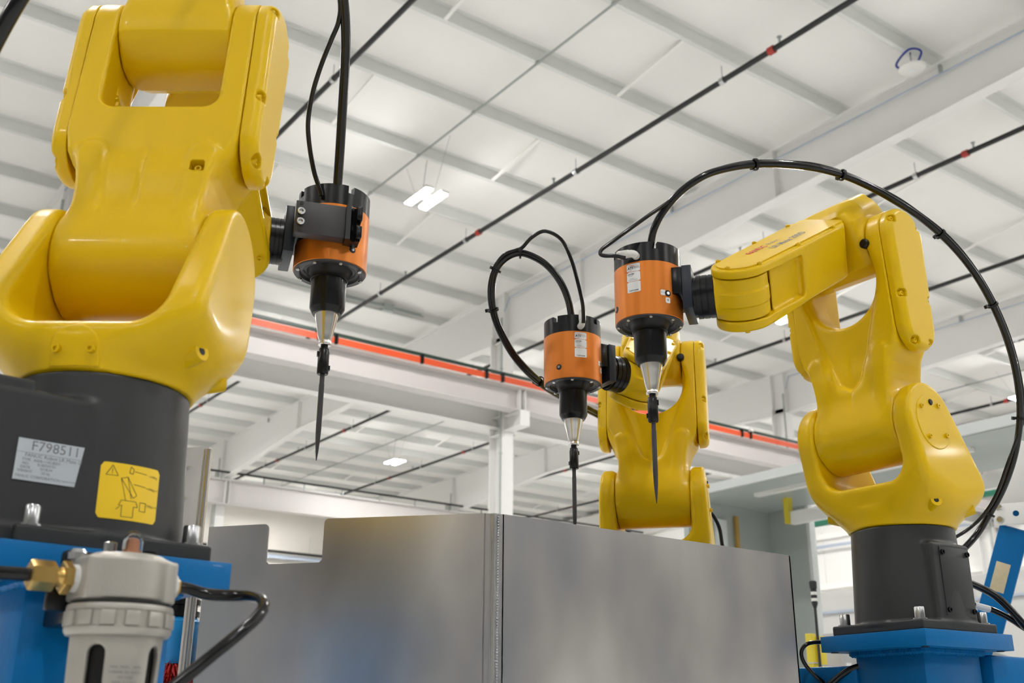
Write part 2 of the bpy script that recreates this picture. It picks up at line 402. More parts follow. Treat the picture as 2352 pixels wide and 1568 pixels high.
# long pipe on the far wall
o = thing('wall_pipe', 'dark pipe with a drop leg along the far tan wall', 'pipe')
B().cyl((8, YN-.3, 7.28), (27, YN-.3, 7.28), .055, 10).obj('pipe', 'pipe', o)
B().cyl((18.95, YN-.3, 7.3), (18.95, YN-.3, 7.95), .05, 10).obj('drop_leg', 'pipe', o)
B().box((17.5, YN-.18, 7.12), (19, .06, .16)).obj('trunking', 'condblue', o)
for x in (18.3, 19.6, 20.6): B().cyl((x, YN-.3, 7.3), (x, YN-.3, 8.0), .012, 6).obj('hanger_rod', 'conduit', o)
o = thing('conduit_run', 'pale blue pipe along the white wall at far right', 'pipe')
B().cyl((XE-.25, 14, 6.55), (XE-.25, 27, 6.55), .05, 8).obj('pipe', 'condblue', o)
# orange conductor bars with clamps
o = thing('conductor_bars', 'bright orange crane conductor bars under a dark green bar on the near girder', 'conductor bar')
for k in range(4): B().box((cx, 15.60, 7.125+k*.030), (xl-1, .022, .021)).obj('conductor_bar', 'bar', o)
B().box((cx, 15.62, 7.285), (xl-1, .05, .050)).obj('ground_bar', 'green', o)
b = B(); b.box((0, -.005, .045), (.05, .04, .14)); b.box((0, .0, .125), (.035, .09, .05)); [b.box((0, -.028, k*.03), (.075, .018, .014)) for k in range(4)]; cm = b.mesh('bar_clamp', 'black')
for x in (-1.7, -1.38, .35, 2.1, 3.8, 5.55, 7.27, 7.59, 9.31, 10.73, 11.10, 12.7, 14.4, 16.1, 17.70, 17.98, 19.69, 21.4, 23.1, 24.8): link('bar_clamp', cm, o, T((x, 15.60, 7.125)))
B().box((17.98, 15.57, 7.30), (.10, .08, .07)).obj('junction_box', 'white', o)

# sprinkler pipes under the roof
hang = B(); hang.cyl((0, 0, .0), (0, 0, .23), .008, 6); hang.lathe([(.050, -.035), (.050, .035)], RX(math.pi/2), 12); hang = hang.mesh('hanger', 'zinc')
head = B(); head.cyl((0, 0, .03), (0, 0, .12), .016, 8); head.cyl((0, 0, .12), (0, 0, .125), .035, 8); head = head.mesh('sprinkler_head', 'conduit')
cpl = B(); cpl.lathe([(.040, -.045), (.054, -.045), (.054, .045), (.040, .045)], RX(math.pi/2), 14); cpl = cpl.mesh('coupling', 'redc')
for x, lab, r_ in ((1.02, 'black sprinkler pipe under the roof, out of view past the left robot', .036),
               (5.12, 'black sprinkler pipe crossing behind the left robot and its cable', .036),
               (9.27, 'long black sprinkler pipe running down past the left orange tool tip', .038),
               (13.55, 'black sprinkler pipe crossing behind the two right orange tools', .038),
               (17.70, 'black sprinkler pipe passing behind the right robot forearm', .040),
               (21.75, 'black sprinkler pipe meeting the right robot side cover', .040),
               (25.85, 'black sprinkler pipe low at right above the grey canopy', .040)):
    zz = CZ+8.05
    for ya, yb in ((-4.0, 38.6),):
        o = thing('sprinkler_pipe', lab, 'pipe', group='black sprinkler pipes')
        B().cyl((x, ya, zz), (x, yb, zz), r_, 12).obj('pipe', 'pipe', o)
        for k, y in enumerate(YK):
            if ya < y < yb and k % 2 == 1: link('hanger', hang, o, T((x, y+.1, zz)))
            if ya < y < yb and k % 3 == 0: link('sprinkler_head', head, o, T((x, y+.65, zz)))
        for y in (7.24, 13.78, 26.9, 31.5, 36):
            if ya < y < yb: link('coupling', cpl, o, T((x, y, zz)))
# light fixtures: twin glowing strips hung below a conduit
lampmesh = B(); [lampmesh.box((sx*.135, 0, 0), (.115, .62, .012)) for sx in (-1, 1)]; lampmesh = lampmesh.mesh('light_strip', 'lamp')
lh = B(); [lh.box((sx*.135, 0, .03), (.14, .68, .045), bev=.01) for sx in (-1, 1)]; lh.box((0, 0, .035), (.20, .16, .04), bev=.01); lh = lh.mesh('housing', 'white')
wires = B(); [wires.cyl((sx*.12, sy*.25, .05), (sx*.02, sy*.65, .83), .003, 5) for sx in (0, ) for sy in (-1, 1)]; wires = wires.mesh('hanger_wire', 'conduit')
cord = B(); cord.tube(spline([(0, .1, .05), (.04, .16, .3), (-.02, -.05, .75), (-.1, -.45, .9), (-.15, -.62, .87)], 6), .006, 6); cord = cord.mesh('cord', 'conduit')
jb = B(); jb.lathe([(0, -.03), (.06, -.03), (.06, .03), (0, .03)], T((-.15, -.66, .86)), 14); jb = jb.mesh('junction_box', 'white')
for x in (-9.4, -.9, 7.55, 15.95, 24.75):
    for y in (-11.5, -3.5, 4.6, 12.7, 20.5, 28.1, 36.5):
        vis = {(7.55, 12.7): 'glowing twin strip light right of the left orange tool, nearest one', (15.95, 28.1): 'glowing far strip light left of the white column',
               (15.95, 36.5): 'glowing farthest strip light just above the steel bin notch', (15.95, 12.7): 'glowing strip light peeking out left of the right robot upper arm',
               (24.75, 28.1): 'glowing far strip light at the left edge of the middle robot', (24.75, 12.7): 'glowing strip light at far right behind the black hose loop'}
        o = thing('strip_light', vis.get((x, y), 'glowing twin strip light under the roof outside the photo or hidden in it'), 'light', T((x, y, CZ+7.70)), 'twin strip lights under the roof')
        link('light_strip', lampmesh, o); link('housing', lh, o)
        if (x, y) in vis: link('hanger_wire', wires, o); link('cord', cord, o); link('junction_box', jb, o)
for x, lab, ya, yb in ((7.30, 'thin grey conduit feeding the near twin strip light', -2, 15.4), (15.8, 'thin grey conduit above the far strip lights', 22, 38.5), (24.6, 'thin grey conduit crossing at the upper right', 2, 15.4)):
    o = thing('conduit_run', lab, 'conduit'); B().cyl((x, ya, ZP-.02), (x, yb, ZP-.02), .017, 8).obj('pipe', 'conduit', o)
    for y in YK:
        if ya < y < yb: B().box((x, y, ZP-.012), (.05, .05, .026)).obj('clip', 'conduit', o)
# cable trays tucked against a purlin
for x0, x1, lab in ((8.9, 11.0, 'grey conduit pair with a box along a purlin near the long black pipe'), (17.3, 19.7, 'grey conduit pair with a box along a purlin behind the middle robot')):
    y = YK[26]-.12
    o = thing('conduit_pair', lab, 'conduit')
    for k in (0, 1): B().cyl((x0-(3 if k else 0), y-k*.09, ZP+.08-k*.07), (x1, y-k*.09, ZP+.08-k*.07), .025, 8).obj('pipe', 'conduit', o)
    B().box((x1-.85, y-.05, ZP+.03), (.24, .12, .17), bev=.01).obj('junction_box', 'conduit', o)
# wireless access point near the roof
o = thing('access_point', 'white rounded ceiling box with a blue cable beside the big rafter', 'access point', T((11.08, 6.45, CZ+8.08)))
b = B(); b.lathe([(0, -.02), (.12, -.02), (.16, -.012), (.175, .004), (.165, .02), (0, .025)], n=32); b.obj('body', 'white', o)
B().box((0, 0, -.022), (.07, .07, .006), bev=.002).obj('cover_mark', 'label', o)
b = B(); b.tube(spline([(.02, .06, .02), (-.10, .16, .10), (-.06, -.02, .26), (.10, -.10, .25), (.12, .04, .08)], 6), .014, 8); b.obj('blue_cable', 'cable', o)
B().cyl((0, 0, .02), (0, 0, .25), .012, 8).obj('bracket', 'zinc', o)
# ------------------------------------------------------------------ robot arm links (all in metres, each in its own joint frame)
def sd_base(x, y, z):
    r = np.sqrt(x*x+y*y)
    d = smax(r-(.083+(.169-z)*.052), np.abs(z-.090)-.0785, .003)
    b1 = sbox(x, y, z, (-.080, -.034, .075), (.050, .045, .064), .006)
    b2 = sbox(x, y, z, (-.002, .040, .0755), (.048, .048, .064), .006)
    b3 = sbox(x, y, z, (-.110, -.034, .080), (.022, .042, .068), .004)
    p = sbox(x, y, z, (0, 0, .00825), (.0905, .0905, .00825), .003)
    p2 = sbox(x, y, z, (-.085, -.020, .00825), (.045, .060, .00825), .003)
    return smin(smin(d, np.minimum(np.minimum(b1, b2), b3), .006), np.minimum(p, p2), .004)
def sd_shoulder(x, y, z):
    ay = np.abs(y); r = np.sqrt(x*x+y*y)
    prof = hull(x, z, (.05, .33), .067, (0, .215), .089)
    d = extr(prof, y, -.118, .118, .016)
    d = smax(d, (r-(.0845+(z-.171)*1.05))/1.45, .02)
    d = smax(d, .1712-z, .002)
    d = smax(d, (ay-(.1185-(z-.24)*.06))*.998, .006)
    cut = rbox2(ay, z-.1*x, 0, .528, .0785, .300, .034)
    d = smax(d, -cut, .014)
    return smin(d, smax(r-.0835, np.abs(z-.183)-.0118, .002), .012)
def sd_saddle_cover(x, y, z):
    s = sd_shoulder(x, y, z)
    o = rbox2(y, z, 0, .166, .0235, .0465, .022)
    return smax(smax(s-.0014, o, .0015), smax(-(s+.005), x+.04, .001), .001)
def sd_disc_cover(x, y, z):
    s = sd_shoulder(x, y, z)
    return smax(smax(s-.0012, disc(x, z, .05, .328, .046), .0015), smax(-(s+.005), .08-y, .001), .001)
def sd_upper(x, y, z):
    ay = np.abs(y)
    side = smin(hull(x, z, (0, .10), .0475, (0, .33), .0515), hull(x, z, (0, 0), .0585, (0, .09), .047), .02)
    fr = poly(ay, z, [(-.01, -.03), (.071, -.03), (.071, .078), (.073, .092), (.079, .106), (.089, .120), (.096, .135), (.0985, .155), (.0985, .39), (-.01, .39)])
    d = smax(side, fr, np.where(z > .165, .003, .003+np.clip((.165-z)/.05, 0, 1)*.017))
    d = smin(d, extr(disc(x, z, 0, 0, .0595), y, -.0772, .0772, .002), .018)
    front = np.minimum(disc(y, z, 0, .259, .0688), rbox2(y, z, 0, .45, .0688, .190, .001))
    rear = rbox2(ay, z, 0, .455, .0688, .260, .018)
    cut = np.where(x < -.012, rear, front)
    d = smax(d, -cut, .006)
    # shallow central relief on the front face
    rel = smax(hull(y, z, (0, .10), .020, (0, .26), .070), .0460-x, .003)
    d = smax(d, -rel, .022)
    # ridge beside the neck, bolt pockets
    rid = hull(ay, z, (.058, .045), .010, (.064, .125), .012)
    d = smin(d, smax(rid, np.abs(np.abs(x)-.020)-.030, .006), .012)
    for px_, pz_, py_ in ((-.047, .105, -.060),):
        d = smax(d, -sbox(x, y, z, (px_, py_, pz_), (.007, .008, .0075), .003), .002)
    return d
def sd_side_cover(x, y, z):                  # left cover; the right one is mirrored
    prof = hull(x, z, (0, .165), .0445, (0, .33), .0508)
    d = smax(extr(prof, y, .060, .1205, .0125), .0993-y, .001)
    for px_, pz_ in ((.038, .352), (-.038, .352), (.040, .215), (-.040, .215), (.022, .135), (-.022, .135)):
        d = smax(d, -sbox(x, y, z, (px_, .1215, pz_), (.0085, .0105, .0068), .0045), .002)
    return d
def sd_housing(x, y, z):                     # rear forearm housing, turns about joint three
    drum = extr(disc(x, z, 0, 0, .0495), y, -.0668, .0668, .002)
    blk = poly(x, z, [(-.060, .012), (-.064, .045), (-.050, .096), (.016, .096), (.042, .086), (.052, .078), (.052, -.022), (.036, -.040), (0, -.046), (-.04, -.03)])
    yw = smax(np.abs(y)-.0655, (np.abs(y)+np.maximum(z-.06, 0)*.55+np.maximum(x-.0, 0)*.25-.0715), .006)
    b = smax(blk, yw, .012)
    d = smin(drum, b, .012)
    for sy in (-1, 1):
        d = smax(d, -sbox(x, y, z, (-.056, sy*.050, .078), (.012, .0075, .008), .004), .002)
    return d
def sd_forearm(x, y, z):
    ay = np.abs(y)
    prof = hull(x, y, (.095, 0), .052, (.335, 0), .0445)
    th = poly(x, z, [(.03, -.044), (.20, -.047), (.29, -.0525), (.42, -.0525), (.42, .0495), (.03, .0495)])
    d = smax(smax(prof, th, .006), .0555-x, .003)
    clev = np.minimum(extr(disc(x, y, .335, 0, .0455), z, -.0352, .0352, .001), sbox(x, y, z, (.372, 0, 0), (.040, .09, .0352), .001))
    d = smax(d, -clev, .003)
    side = sbox(x, ay, z, (.282, .060, -.001), (.062, .0235, .0345), .006)
    return smax(d, -side, .004)
def sd_wrist(x, y, z):
    d = extr(disc(x, y, 0, 0, .0425), z, -.0335, .0335, .002)
    band = smax(extr(disc(x, y, .002, 0, .0455), z, -.012, .012, .002), -.02-y*0-x*.2, .004)
    d = smin(d, band, .002)
    boss = extr(disc(y, z, 0, 0, .0365), x, 0, .0415, .0025)
    return smin(d, boss, .006)

def bolt_mesh(name, r, h, head='zinc', washer=True):
    b = B(); p = []
    if washer: p = [(0, 0), (r*1.35, 0), (r*1.35, r*.22), (r, r*.22)]
    else: p = [(0, 0), (r, 0)]
    z0 = r*.22 if washer else 0
    p += [(r, z0+h*.92), (r*.92, z0+h), (r*.5, z0+h), (r*.45, z0+h*.55), (0, z0+h*.5)]
    b.lathe(p, n=18); return b.mesh(name, head)
print('casting links')
LK = dict(
 base=cast('base', sd_base, (-.14, -.10, -.004), (.10, .10, .174), .0024, 'gray'),
 shoulder=cast('shoulder', sd_shoulder, (-.10, -.125, .166), (.125, .125, .404), .0022, 'yellow'),
 saddle=cast('access_cover', sd_saddle_cover, (-.095, -.028, .172), (-.045, .028, .235), .0014, 'yellow'),
 disc=cast('joint_cover', sd_disc_cover, (.0, .10, .278), (.1, .123, .38), .0014, 'yellow'),
 upper=cast('upper_arm', sd_upper, (-.068, -.105, -.068), (.068, .105, .39), .0022, 'yellow'),
 cover=cast('side_cover', sd_side_cover, (-.056, .094, .116), (.056, .126, .386), .0016, 'yellow'),
 housing=cast('forearm_housing', sd_housing, (-.072, -.074, -.056), (.06, .074, .104), .0022, 'yellow'),
 forearm=cast('forearm', sd_forearm, (.05, -.062, -.058), (.386, .062, .056), .0022, 'yellow'),
 wrist=cast('wrist', sd_wrist, (-.05, -.05, -.04), (.054, .05, .04), .0018, 'yellow'),
)
LK['bolt'] = bolt_mesh('bolt', .0085, .017)
LK['screw'] = bolt_mesh('screw', .0042, .004, 'black', False)
LK['capscrew'] = bolt_mesh('screw', .0040, .0045, 'yellow', False)
LK['pin'] = bolt_mesh('screw', .0042, .007, 'yellow', False)
_b = B(); _b.lathe([(0, 0), (.0355, 0), (.0355, .009), (.0345, .0095), (.0345, .0105), (.0355, .011), (.0355, .019), (.0345, .0195), (.0345, .0205), (.0355, .021), (.0355, .0285), (.033, .029), (.033, .0335), (0, .0335)], n=48)
LK['flange'] = _b.mesh('flange', 'black')
_b = B(); _b.lathe([(.016, -.02), (.0128, 0), (.0105, .022), (.0098, .024), (.0045, .024), (.0042, .012), (0, .012)], n=24)
LK['lug'] = _b.mesh('lug', 'yellow')
_b = B(); _b.lathe([(0, .0135), (.0042, .0135), (.0042, .0238), (0, .0238)], n=14)
LK['lughole'] = _b.mesh('lug_bore', 'hole')
_b = B(); _b.lathe([(0, 0), (.0075, 0), (.0085, .002), (.0085, .010), (.0065, .0125), (0, .013)], n=20)
LK['stopper'] = _b.mesh('stopper', 'rubber')
_b = B(); _b.box((-.008, .0886, .078), (.070, .0022, .108), bev=.0008)
LK['coverplate'] = _b.mesh('cover_plate', 'gray')
_b = B()
def ring2(s, poly_out, poly_in, h0, h1, m):
    n = len(poly_out)
    vs = [(p[0], p[1], h1) for p in poly_out]+[(p[0], p[1], h1) for p in poly_in]
    s.add(vs, [(i, (i+1) % n, n+(i+1) % n, n+i) for i in range(n)], m)
_hb = []
for n_ in range(40):
    t = 2*math.pi*n_/40; _hb.append((math.copysign(abs(math.cos(t))**.6, math.cos(t)), math.copysign(abs(math.sin(t))**.6, math.sin(t))))
# raised top plate of the forearm
_pl = [(.345+.036*math.cos(t), .036*math.sin(t)) for t in [math.pi*(k/16-.5) for k in range(17)]]+[(.075, .040), (.068, .034), (.068, -.034), (.075, -.040)]
_b = B(); _b.prism([(x-.01, y) for x, y in _pl], .0485, .0515); LK['topplate'] = _b.mesh('top_plate', 'yellow')

def lettering(name, txt, size, m, parent, mtx, bold=0):
    v, f = text2d(txt, size, bold); return link(name, cmesh(name, v, f, m), parent, mtx)
def on_cyl(v, r, a0, z0, dr):               # flat (u right, v up) wrapped round a vertical cylinder, seen from outside
    return [((r+dr)*math.cos(a0+u/r), (r+dr)*math.sin(a0+u/r), z0+w) for u, w, *_ in v]
def grid_patch(w, h, nx, rad=0):
    us = [w*(i/nx-.5) for i in range(nx+1)]
    v = []; f = []
    for u in us:
        e = max(0, abs(u)-(w/2-rad)); dz = rad-math.sqrt(max(rad*rad-e*e, 0)) if rad else 0
        v += [(u, -h/2+dz), (u, h/2-dz)]
    for i in range(nx): f.append((2*i, 2*i+2, 2*i+3, 2*i+1))
    return v, f
def strokes2d(lines, w):                    # flat line drawing
    v = []; f = []
    for a, b in lines:
        dx, dy = b[0]-a[0], b[1]-a[1]; L = math.hypot(dx, dy); ox, oy = -dy/L*w/2, dx/L*w/2; n = len(v)
        v += [(a[0]+ox, a[1]+oy), (a[0]-ox, a[1]-oy), (b[0]-ox, b[1]-oy), (b[0]+ox, b[1]+oy)]; f.append((n, n+1, n+2, n+3))
    return v, f

def robot(P, base_az, az, q2, q3, faz, label, fs_=1):
    D = math.radians; ang = lambda a: D(90-a)
    Mr = T(P) @ RZ(ang(base_az)); root = thing('robot_arm', label, 'robot', Mr, 'yellow robot arms'); inv = Mr.inverted()
    J1 = inv @ T(P) @ RZ(ang(az)); UA = J1 @ T((.05, 0, .33)) @ RY(q2)
    HS = J1 @ T((.05+.33*math.sin(q2), 0, .33+.33*math.cos(q2))) @ RY(-q3)
    W3 = (Mr @ HS); fa = W3.to_3x3() @ Vector((1, 0, 0)); fu = W3.to_3x3() @ Vector((0, 0, 1)); o4 = W3.translation+.035*fu
    f = Vector((math.sin(D(faz)), math.cos(D(faz)), 0)); a5 = fa.cross(f).normalized()
    if a5.z < 0: a5 = -a5
    FA = inv @ frame(o4, fa, a5.cross(fa), a5); j5 = o4+.335*fa
    WR = inv @ frame(j5, f, a5.cross(f), a5)
    # base
    b = link('base', LK['base'], root)
    for sx in (-1, 1):
        for sy in (-1, 1): link('bolt', LK['bolt'], b, T((sx*.075, sy*.075, .0165)))
    cp = link('cover_plate', LK['coverplate'], b); tag(cp, 'black cover plate with four screws')
    for sx in (-.038, .022):
        for sz in (.033, .123): link('screw', LK['screw'], b, T((sx, .0893, sz)) @ RX(-math.pi/2))
    # plates of lettering on the right of the base
    Y = Matrix.Rotation(math.pi/2, 4, 'X')
    pm = T((-.064, -.0796, .074)) @ Y
    pb = B(); pb.box((0, 0, 0), (.066, .037, .0008)); pl = pb.obj('serial_plate', 'labelgray', b, pm); tag(pl, 'pale grey serial number plate')
    vs, fs = [], []
    def put(txt, size, ox, oy, bold=0):
        v, f_ = text2d(txt, size, bold); n = len(vs); vs.extend([(q[0]+ox, q[1]+oy, .0006) for q in v]); fs.extend([tuple(i+n for i in t) for t in f_])
    put('F798511', .0125, .000, .0125); put('FANUC Robot LR Mate 200iD', .0046, .003, .0038)
    for k, (a_, c_) in enumerate((('TYPE', 'A05B-1142-B201'), ('NO.', 'R18Z04731'), ('DATE', '2018.04'), ('WEIGHT', '25 kg'))):
        put(a_, .0034, -.024, -.0002-k*.0034); put(c_, .0034, -.006, -.0002-k*.0034)
    put('FANUC CORPORATION', .0036, -.012, -.0150); put('OSHINO-MURA YAMANASHI', .0018, .020, -.0150)
    v, f_ = strokes2d([((-.033, .0062), (.033, .0062))], .0003); n = len(vs); vs += [(*q, .0006) for q in v]; fs += [tuple(i+n for i in t) for t in f_]
    link('lettering', cmesh('lettering', vs, fs, 'inkgray'), b, pm)
    # warning sticker wrapped round the drum
    a0 = D(-87); rr = .0888; zz = .056
    v, f_ = grid_patch(.058, .052, 24, .004)
    st = link('warning_sticker', cmesh('warning_sticker', [(*on_cyl([p], rr-(p[1])*.052+.0002, a0, zz, .0006)[0],) for p in v], f_, 'labelyellow'), b); tag(st, 'yellow warning sticker')
    L = [((-.024, .014), (-.0185, .0235)), ((-.0185, .0235), (-.013, .014)), ((-.013, .014), (-.024, .014)), ((-.0185, .0165), (-.0185, .0205)), ((-.0185, .0152), (-.0185, .0158)),
         ((-.002, .024), (.001, .022)), ((.001, .022), (.0005, .0175)), ((.0005, .0175), (-.003, .018)), ((-.003, .018), (-.002, .024)),
         ((-.010, .012), (-.004, .014)), ((-.004, .014), (.006, -.002)), ((.006, -.002), (.003, -.005)), ((.003, -.005), (-.010, .012)), ((-.010, .012), (-.004, -.008)),
         ((-.004, .014), (.001, -.006)), ((-.008, -.008), (.006, -.008)), ((.006, -.008), (.008, -.013)), ((.008, -.013), (-.010, -.013)), ((-.010, -.013), (-.008, -.008)),
         ((-.007, -.013), (-.007, -.023)), ((-.007, -.023), (.004, -.023)), ((.004, -.023), (.004, -.013)), ((-.009, -.014), (-.012, -.017)),
         ((.010, -.008), (.016, -.008)), ((.016, -.008), (.016, -.016)), ((.016, -.016), (.010, -.016)), ((.010, -.016), (.010, -.008)),
         ((.002, .020), (.014, .019)), ((.002, .008), (.014, .007))]
    v, f_ = strokes2d(L, .0005); vs = list(v); fs = list(f_)
    for txt, ox, oy in (('>180kg', .0215, .018), ('>100kg x 2', .0215, .006), ('100kg x 4', .0225, -.010)):
        v, f_ = text2d(txt, .0030); n = len(vs); vs += [(q[0]+ox, q[1]+oy) for q in v]; fs += [tuple(i+n for i in t) for t in f_]
    link('pictogram', cmesh('pictogram', [on_cyl([p], rr-(p[1])*.052+.0002, a0, zz, .0009)[0] for p in vs], fs, 'ink'), b)
    # shoulder
    sh = link('shoulder', LK['shoulder'], root, J1)
    link('access_cover', LK['saddle'], sh); dc = link('joint_cover', LK['disc'], sh)
    for sy in (-1, 1): link('screw', LK['capscrew'], sh, T((-.0878, sy*.0165, .188)) @ RY(-math.pi/2-.1))
    for k in (35, 125, 215, 305): link('screw', LK['capscrew'], sh, T((.05+.036*math.cos(D(k)), .1134-.036*.06*math.sin(D(k)), .33+.036*math.sin(D(k)))) @ RX(-math.pi/2))
    pg = link('plug', LK['stopper'], sh, T((.05, .1070, .362)) @ RX(-math.pi/2) @ Matrix.Scale(.62, 4)); tag(pg, 'black plug')
    for a in (62, 117, -62, -113):
        ml = RZ(D(a)) @ T((.094, 0, .197)) @ RY(D(80))
        link('lug', LK['lug'], sh, ml); link('lug_bore', LK['lughole'], sh, ml)
    # upper arm
    ua = link('upper_arm', LK['upper'], root, UA)
    for sy in (-1, 1):
        link('side_cover', LK['cover'], ua, Matrix.Scale(sy, 4, (0, 1, 0)) if sy < 0 else None)
        for px_, pz_ in ((.036, .352), (-.036, .352), (.038, .215), (-.038, .215), (.020, .135), (-.020, .135)):
            link('bolt', LK['pin'], ua, T((px_, sy*.109, pz_)) @ RX(-sy*math.pi/2))
        if sy < 0: link('bolt', LK['pin'], ua, T((-.0405, sy*.060, .105)) @ RY(-math.pi/2))
    for sy in (1,):
        so = link('stopper', LK['stopper'], ua, T((.046, sy*.0690, .318)) @ RY(math.pi/2) ); tag(so, 'black rubber stopper')
    # forearm
    hs = link('forearm_housing', LK['housing'], root, HS)
    for sy in (-1, 1): link('bolt', LK['pin'], hs, T((-.052, sy*.050, .078)) @ RY(-math.pi/2))
    fo = link('forearm', LK['forearm'], root, FA); link('top_plate', LK['topplate'], fo)
    for x_, y_ in ((.368, 0), (.335, .038), (.335, -.038), (.22, .041), (.22, -.041), (.105, .043), (.105, -.043)):
        link('screw', LK['capscrew'], fo, T((x_, y_, .0490)))
    for x_, y_ in ((.335, -.03), (.30, .03), (.36, .02)): link('screw', LK['capscrew'], fo, T((x_, y_, -.0520)) @ RX(math.pi))
    R2 = RZ(math.pi)
    tr = lettering('lettering', 'FANUC', .0165, 'red', fo, T((.262, -.0105, .0519)) @ R2, .0004)
    lettering('lettering', 'Robot', .0125, 'inkgray', fo, T((.212, -.0105, .0519)) @ R2)
    lettering('lettering', 'LR Mate 200iD', .0175, 'inkgray', fo, T((.196, .0095, .0519)) @ R2, .0003)
    # wrist and flange
    wr = link('wrist', LK['wrist'], root, WR)
    fl = link('flange', LK['flange'], root, WR @ T((.0417, 0, 0)) @ RY(math.pi/2) @ Matrix.Scale(fs_, 4, (0, 0, 1))); tag(fl, 'ringed black tool flange')
    return root, j5, f
PR = (1.586, 1.061, CZ+.1455); PL = (.272, 1.078, CZ+.1455); PM = (1.616, 1.679, CZ+.1320)
D_ = math.radians
ROB = {}
for k, a in dict(L=(PL, 85, 36.4, D_(8.3), D_(-25), 109, 'yellow robot arm at left, its grey base lettered F798511', .66),
                 M=(PM, 45, -130.5, D_(-10.5), D_(-28.5), -84, 'yellow robot arm behind the steel bin, smallest of the three in the photo', 1.0),
                 R=(PR, -85, -91, D_(2.4), D_(-32.1), -38, 'yellow robot arm at right with a lettered forearm reaching left')).items():
    ROB[k] = robot(*a)
# ------------------------------------------------------------------ orange deburring spindles; +X of each looks to its robot's flange
RS = .0555
def notched_cap(b):
    prof = [(0, .150), (.030, .150)]
    a_n = [math.radians(q) for q in (-106+38, -106-52, 20, 110)]
    r0, r1 = .0550, .046
    vs = []; fs = []
    st = []
    for i in range(90):
        a = 2*math.pi*i/90
        if all(abs((a-c+math.pi) % (2*math.pi)-math.pi) > .10 for c in a_n): st.append((a, .1255))
    for c in a_n: st += [((c-.09) % (2*math.pi), .1255), ((c-.0899) % (2*math.pi), .1135), (c % (2*math.pi), .1135), ((c+.0899) % (2*math.pi), .1135), ((c+.09) % (2*math.pi), .1255)]
    st.sort(); segs = len(st)
    for a, t in st:
        c, s = math.cos(a), math.sin(a)
        vs += [(r0*c, r0*s, .0925), (r0*c, r0*s, t), (r1*c, r1*s, t), (r1*c, r1*s, .118)]
    for i in range(segs):
        j = (i+1) % segs
        for k in range(3): fs.append((4*i+k, 4*j+k, 4*j+k+1, 4*i+k+1))
    fs.append(tuple(4*i+3 for i in range(segs)))
    b.add(vs, fs)
CAP_Z = .0925
_b = B(); _b.lathe([(.0475, .004), (.0475, 0), (RS-.0008, 0), (RS, .0008), (RS, CAP_Z-.0005), (RS-.001, CAP_Z), (.03, CAP_Z)], n=72); ME_house = _b.mesh('housing', 'orange')
_b = B(); notched_cap(_b); ME_cap = _b.mesh('end_cap', 'black', 25)
_b = B(); _b.lathe([(.0455, -.0002), (.0455, -.0022), (.0535, -.0022), (.0545, -.001), (.0545, .001)], n=64); ME_ring = _b.mesh('retaining_ring', 'blackgray')
_b = B(); _b.lathe([(.0455, -.0005), (.0440, .002), (.0400, .0035), (.0350, .002), (.0305, -.004), (.0285, -.010), (.0285, -.013), (.0272, -.0135)], n=64); ME_boot = _b.mesh('rubber_boot', 'rubber')
_b = B(); _b.lathe([(.0265, -.010), (.0265, -.058), (.0255, -.0605), (.0215, -.068), (.0175, -.068), (.0175, -.060)], n=56); ME_nose = _b.mesh('nose_sleeve', 'black')
_b = B(); _b.lathe([(.0185, -.0635), (.0182, -.068), (.0160, -.0785), (.0135, -.090), (.0115, -.1010), (.0098, -.108), (.0095, -.1125), (.0098, -.1135), (.0098, -.1165), (.0088, -.1175), (.004, -.1175)], n=56); ME_cone = _b.mesh('aluminium_cone', 'alu', 50)
_b = B(); _b.lathe([(.0055, -.116), (.0055, -.1215), (.0075, -.1225), (.0075, -.126), (.0085, -.1275), (.0085, -.161), (.0075, -.1625), (.003, -.1625)], n=28); _b.box((.0082, 0, -.131), (.004, .006, .007)); _b.box((-.0082, 0, -.152), (.004, .006, .007)); ME_collet = _b.mesh('collet', 'black')
_b = B(); _b.lathe([(.0036, -.161), (.0036, -.176), (.0040, -.178), (.0040, -.245), (.0034, -.262), (.0022, -.278), (.0006, -.292), (0, -.2925)], n=16); ME_file = _b.mesh('file_bit', 'file')
_b = B(); _b.lathe([(0, -.0036), (.0012, -.0036), (.0014, -.0030), (.0026, -.0030), (.0030, -.0022), (.0030, 0)], n=12); ME_s = _b.mesh('screw', 'zinc')
_b = B(); _b.cyl((0, 0, 0), (0, 0, .0012), .0055, 20); ME_h = _b.mesh('port', 'hole')
_b = B(); _b.cyl((0, 0, 0), (0, 0, .003), .0032, 14); ME_p = _b.mesh('port_screw', 'zinc')
# mounting: vertical plate on the flange, second slab, arm along +Y side with split clamp
_b = B(); _b.box((.0675, .002, .0475), (.0155, .080, .074), bev=.0012); ME_plate = _b.mesh('mount_plate', 'bluish')
_b = B(); _b.box((.0515, .010, .0610), (.0163, .090, .046), bev=.0012); ME_slab = _b.mesh('mount_slab', 'black')
_b = B(); _b.box((.0270, .0655, .0525), (.074, .020, .0520), bev=.0015); ME_arm = _b.mesh('clamp_arm', 'blackgray')
_b = B(); _b.prism([(-.0098, .0540), (-.0098, .0790), (-.0170, .0790), (-.0200, .0720), (-.0240, .0700), (-.0260, .0740), (-.0320, .0740), (-.0320, .0520), (-.0200, .0500)], .0245, .0800); ME_jaw = _b.mesh('clamp_jaw', 'black')
_b = B(); _b.box((-.0295, .0745, .0670), (.0085, .018, .022), bev=.0015); _b.box((-.0295, .0745, .0370), (.0085, .018, .019), bev=.0015); ME_lugs = _b.mesh('clamp_lugs', 'black')
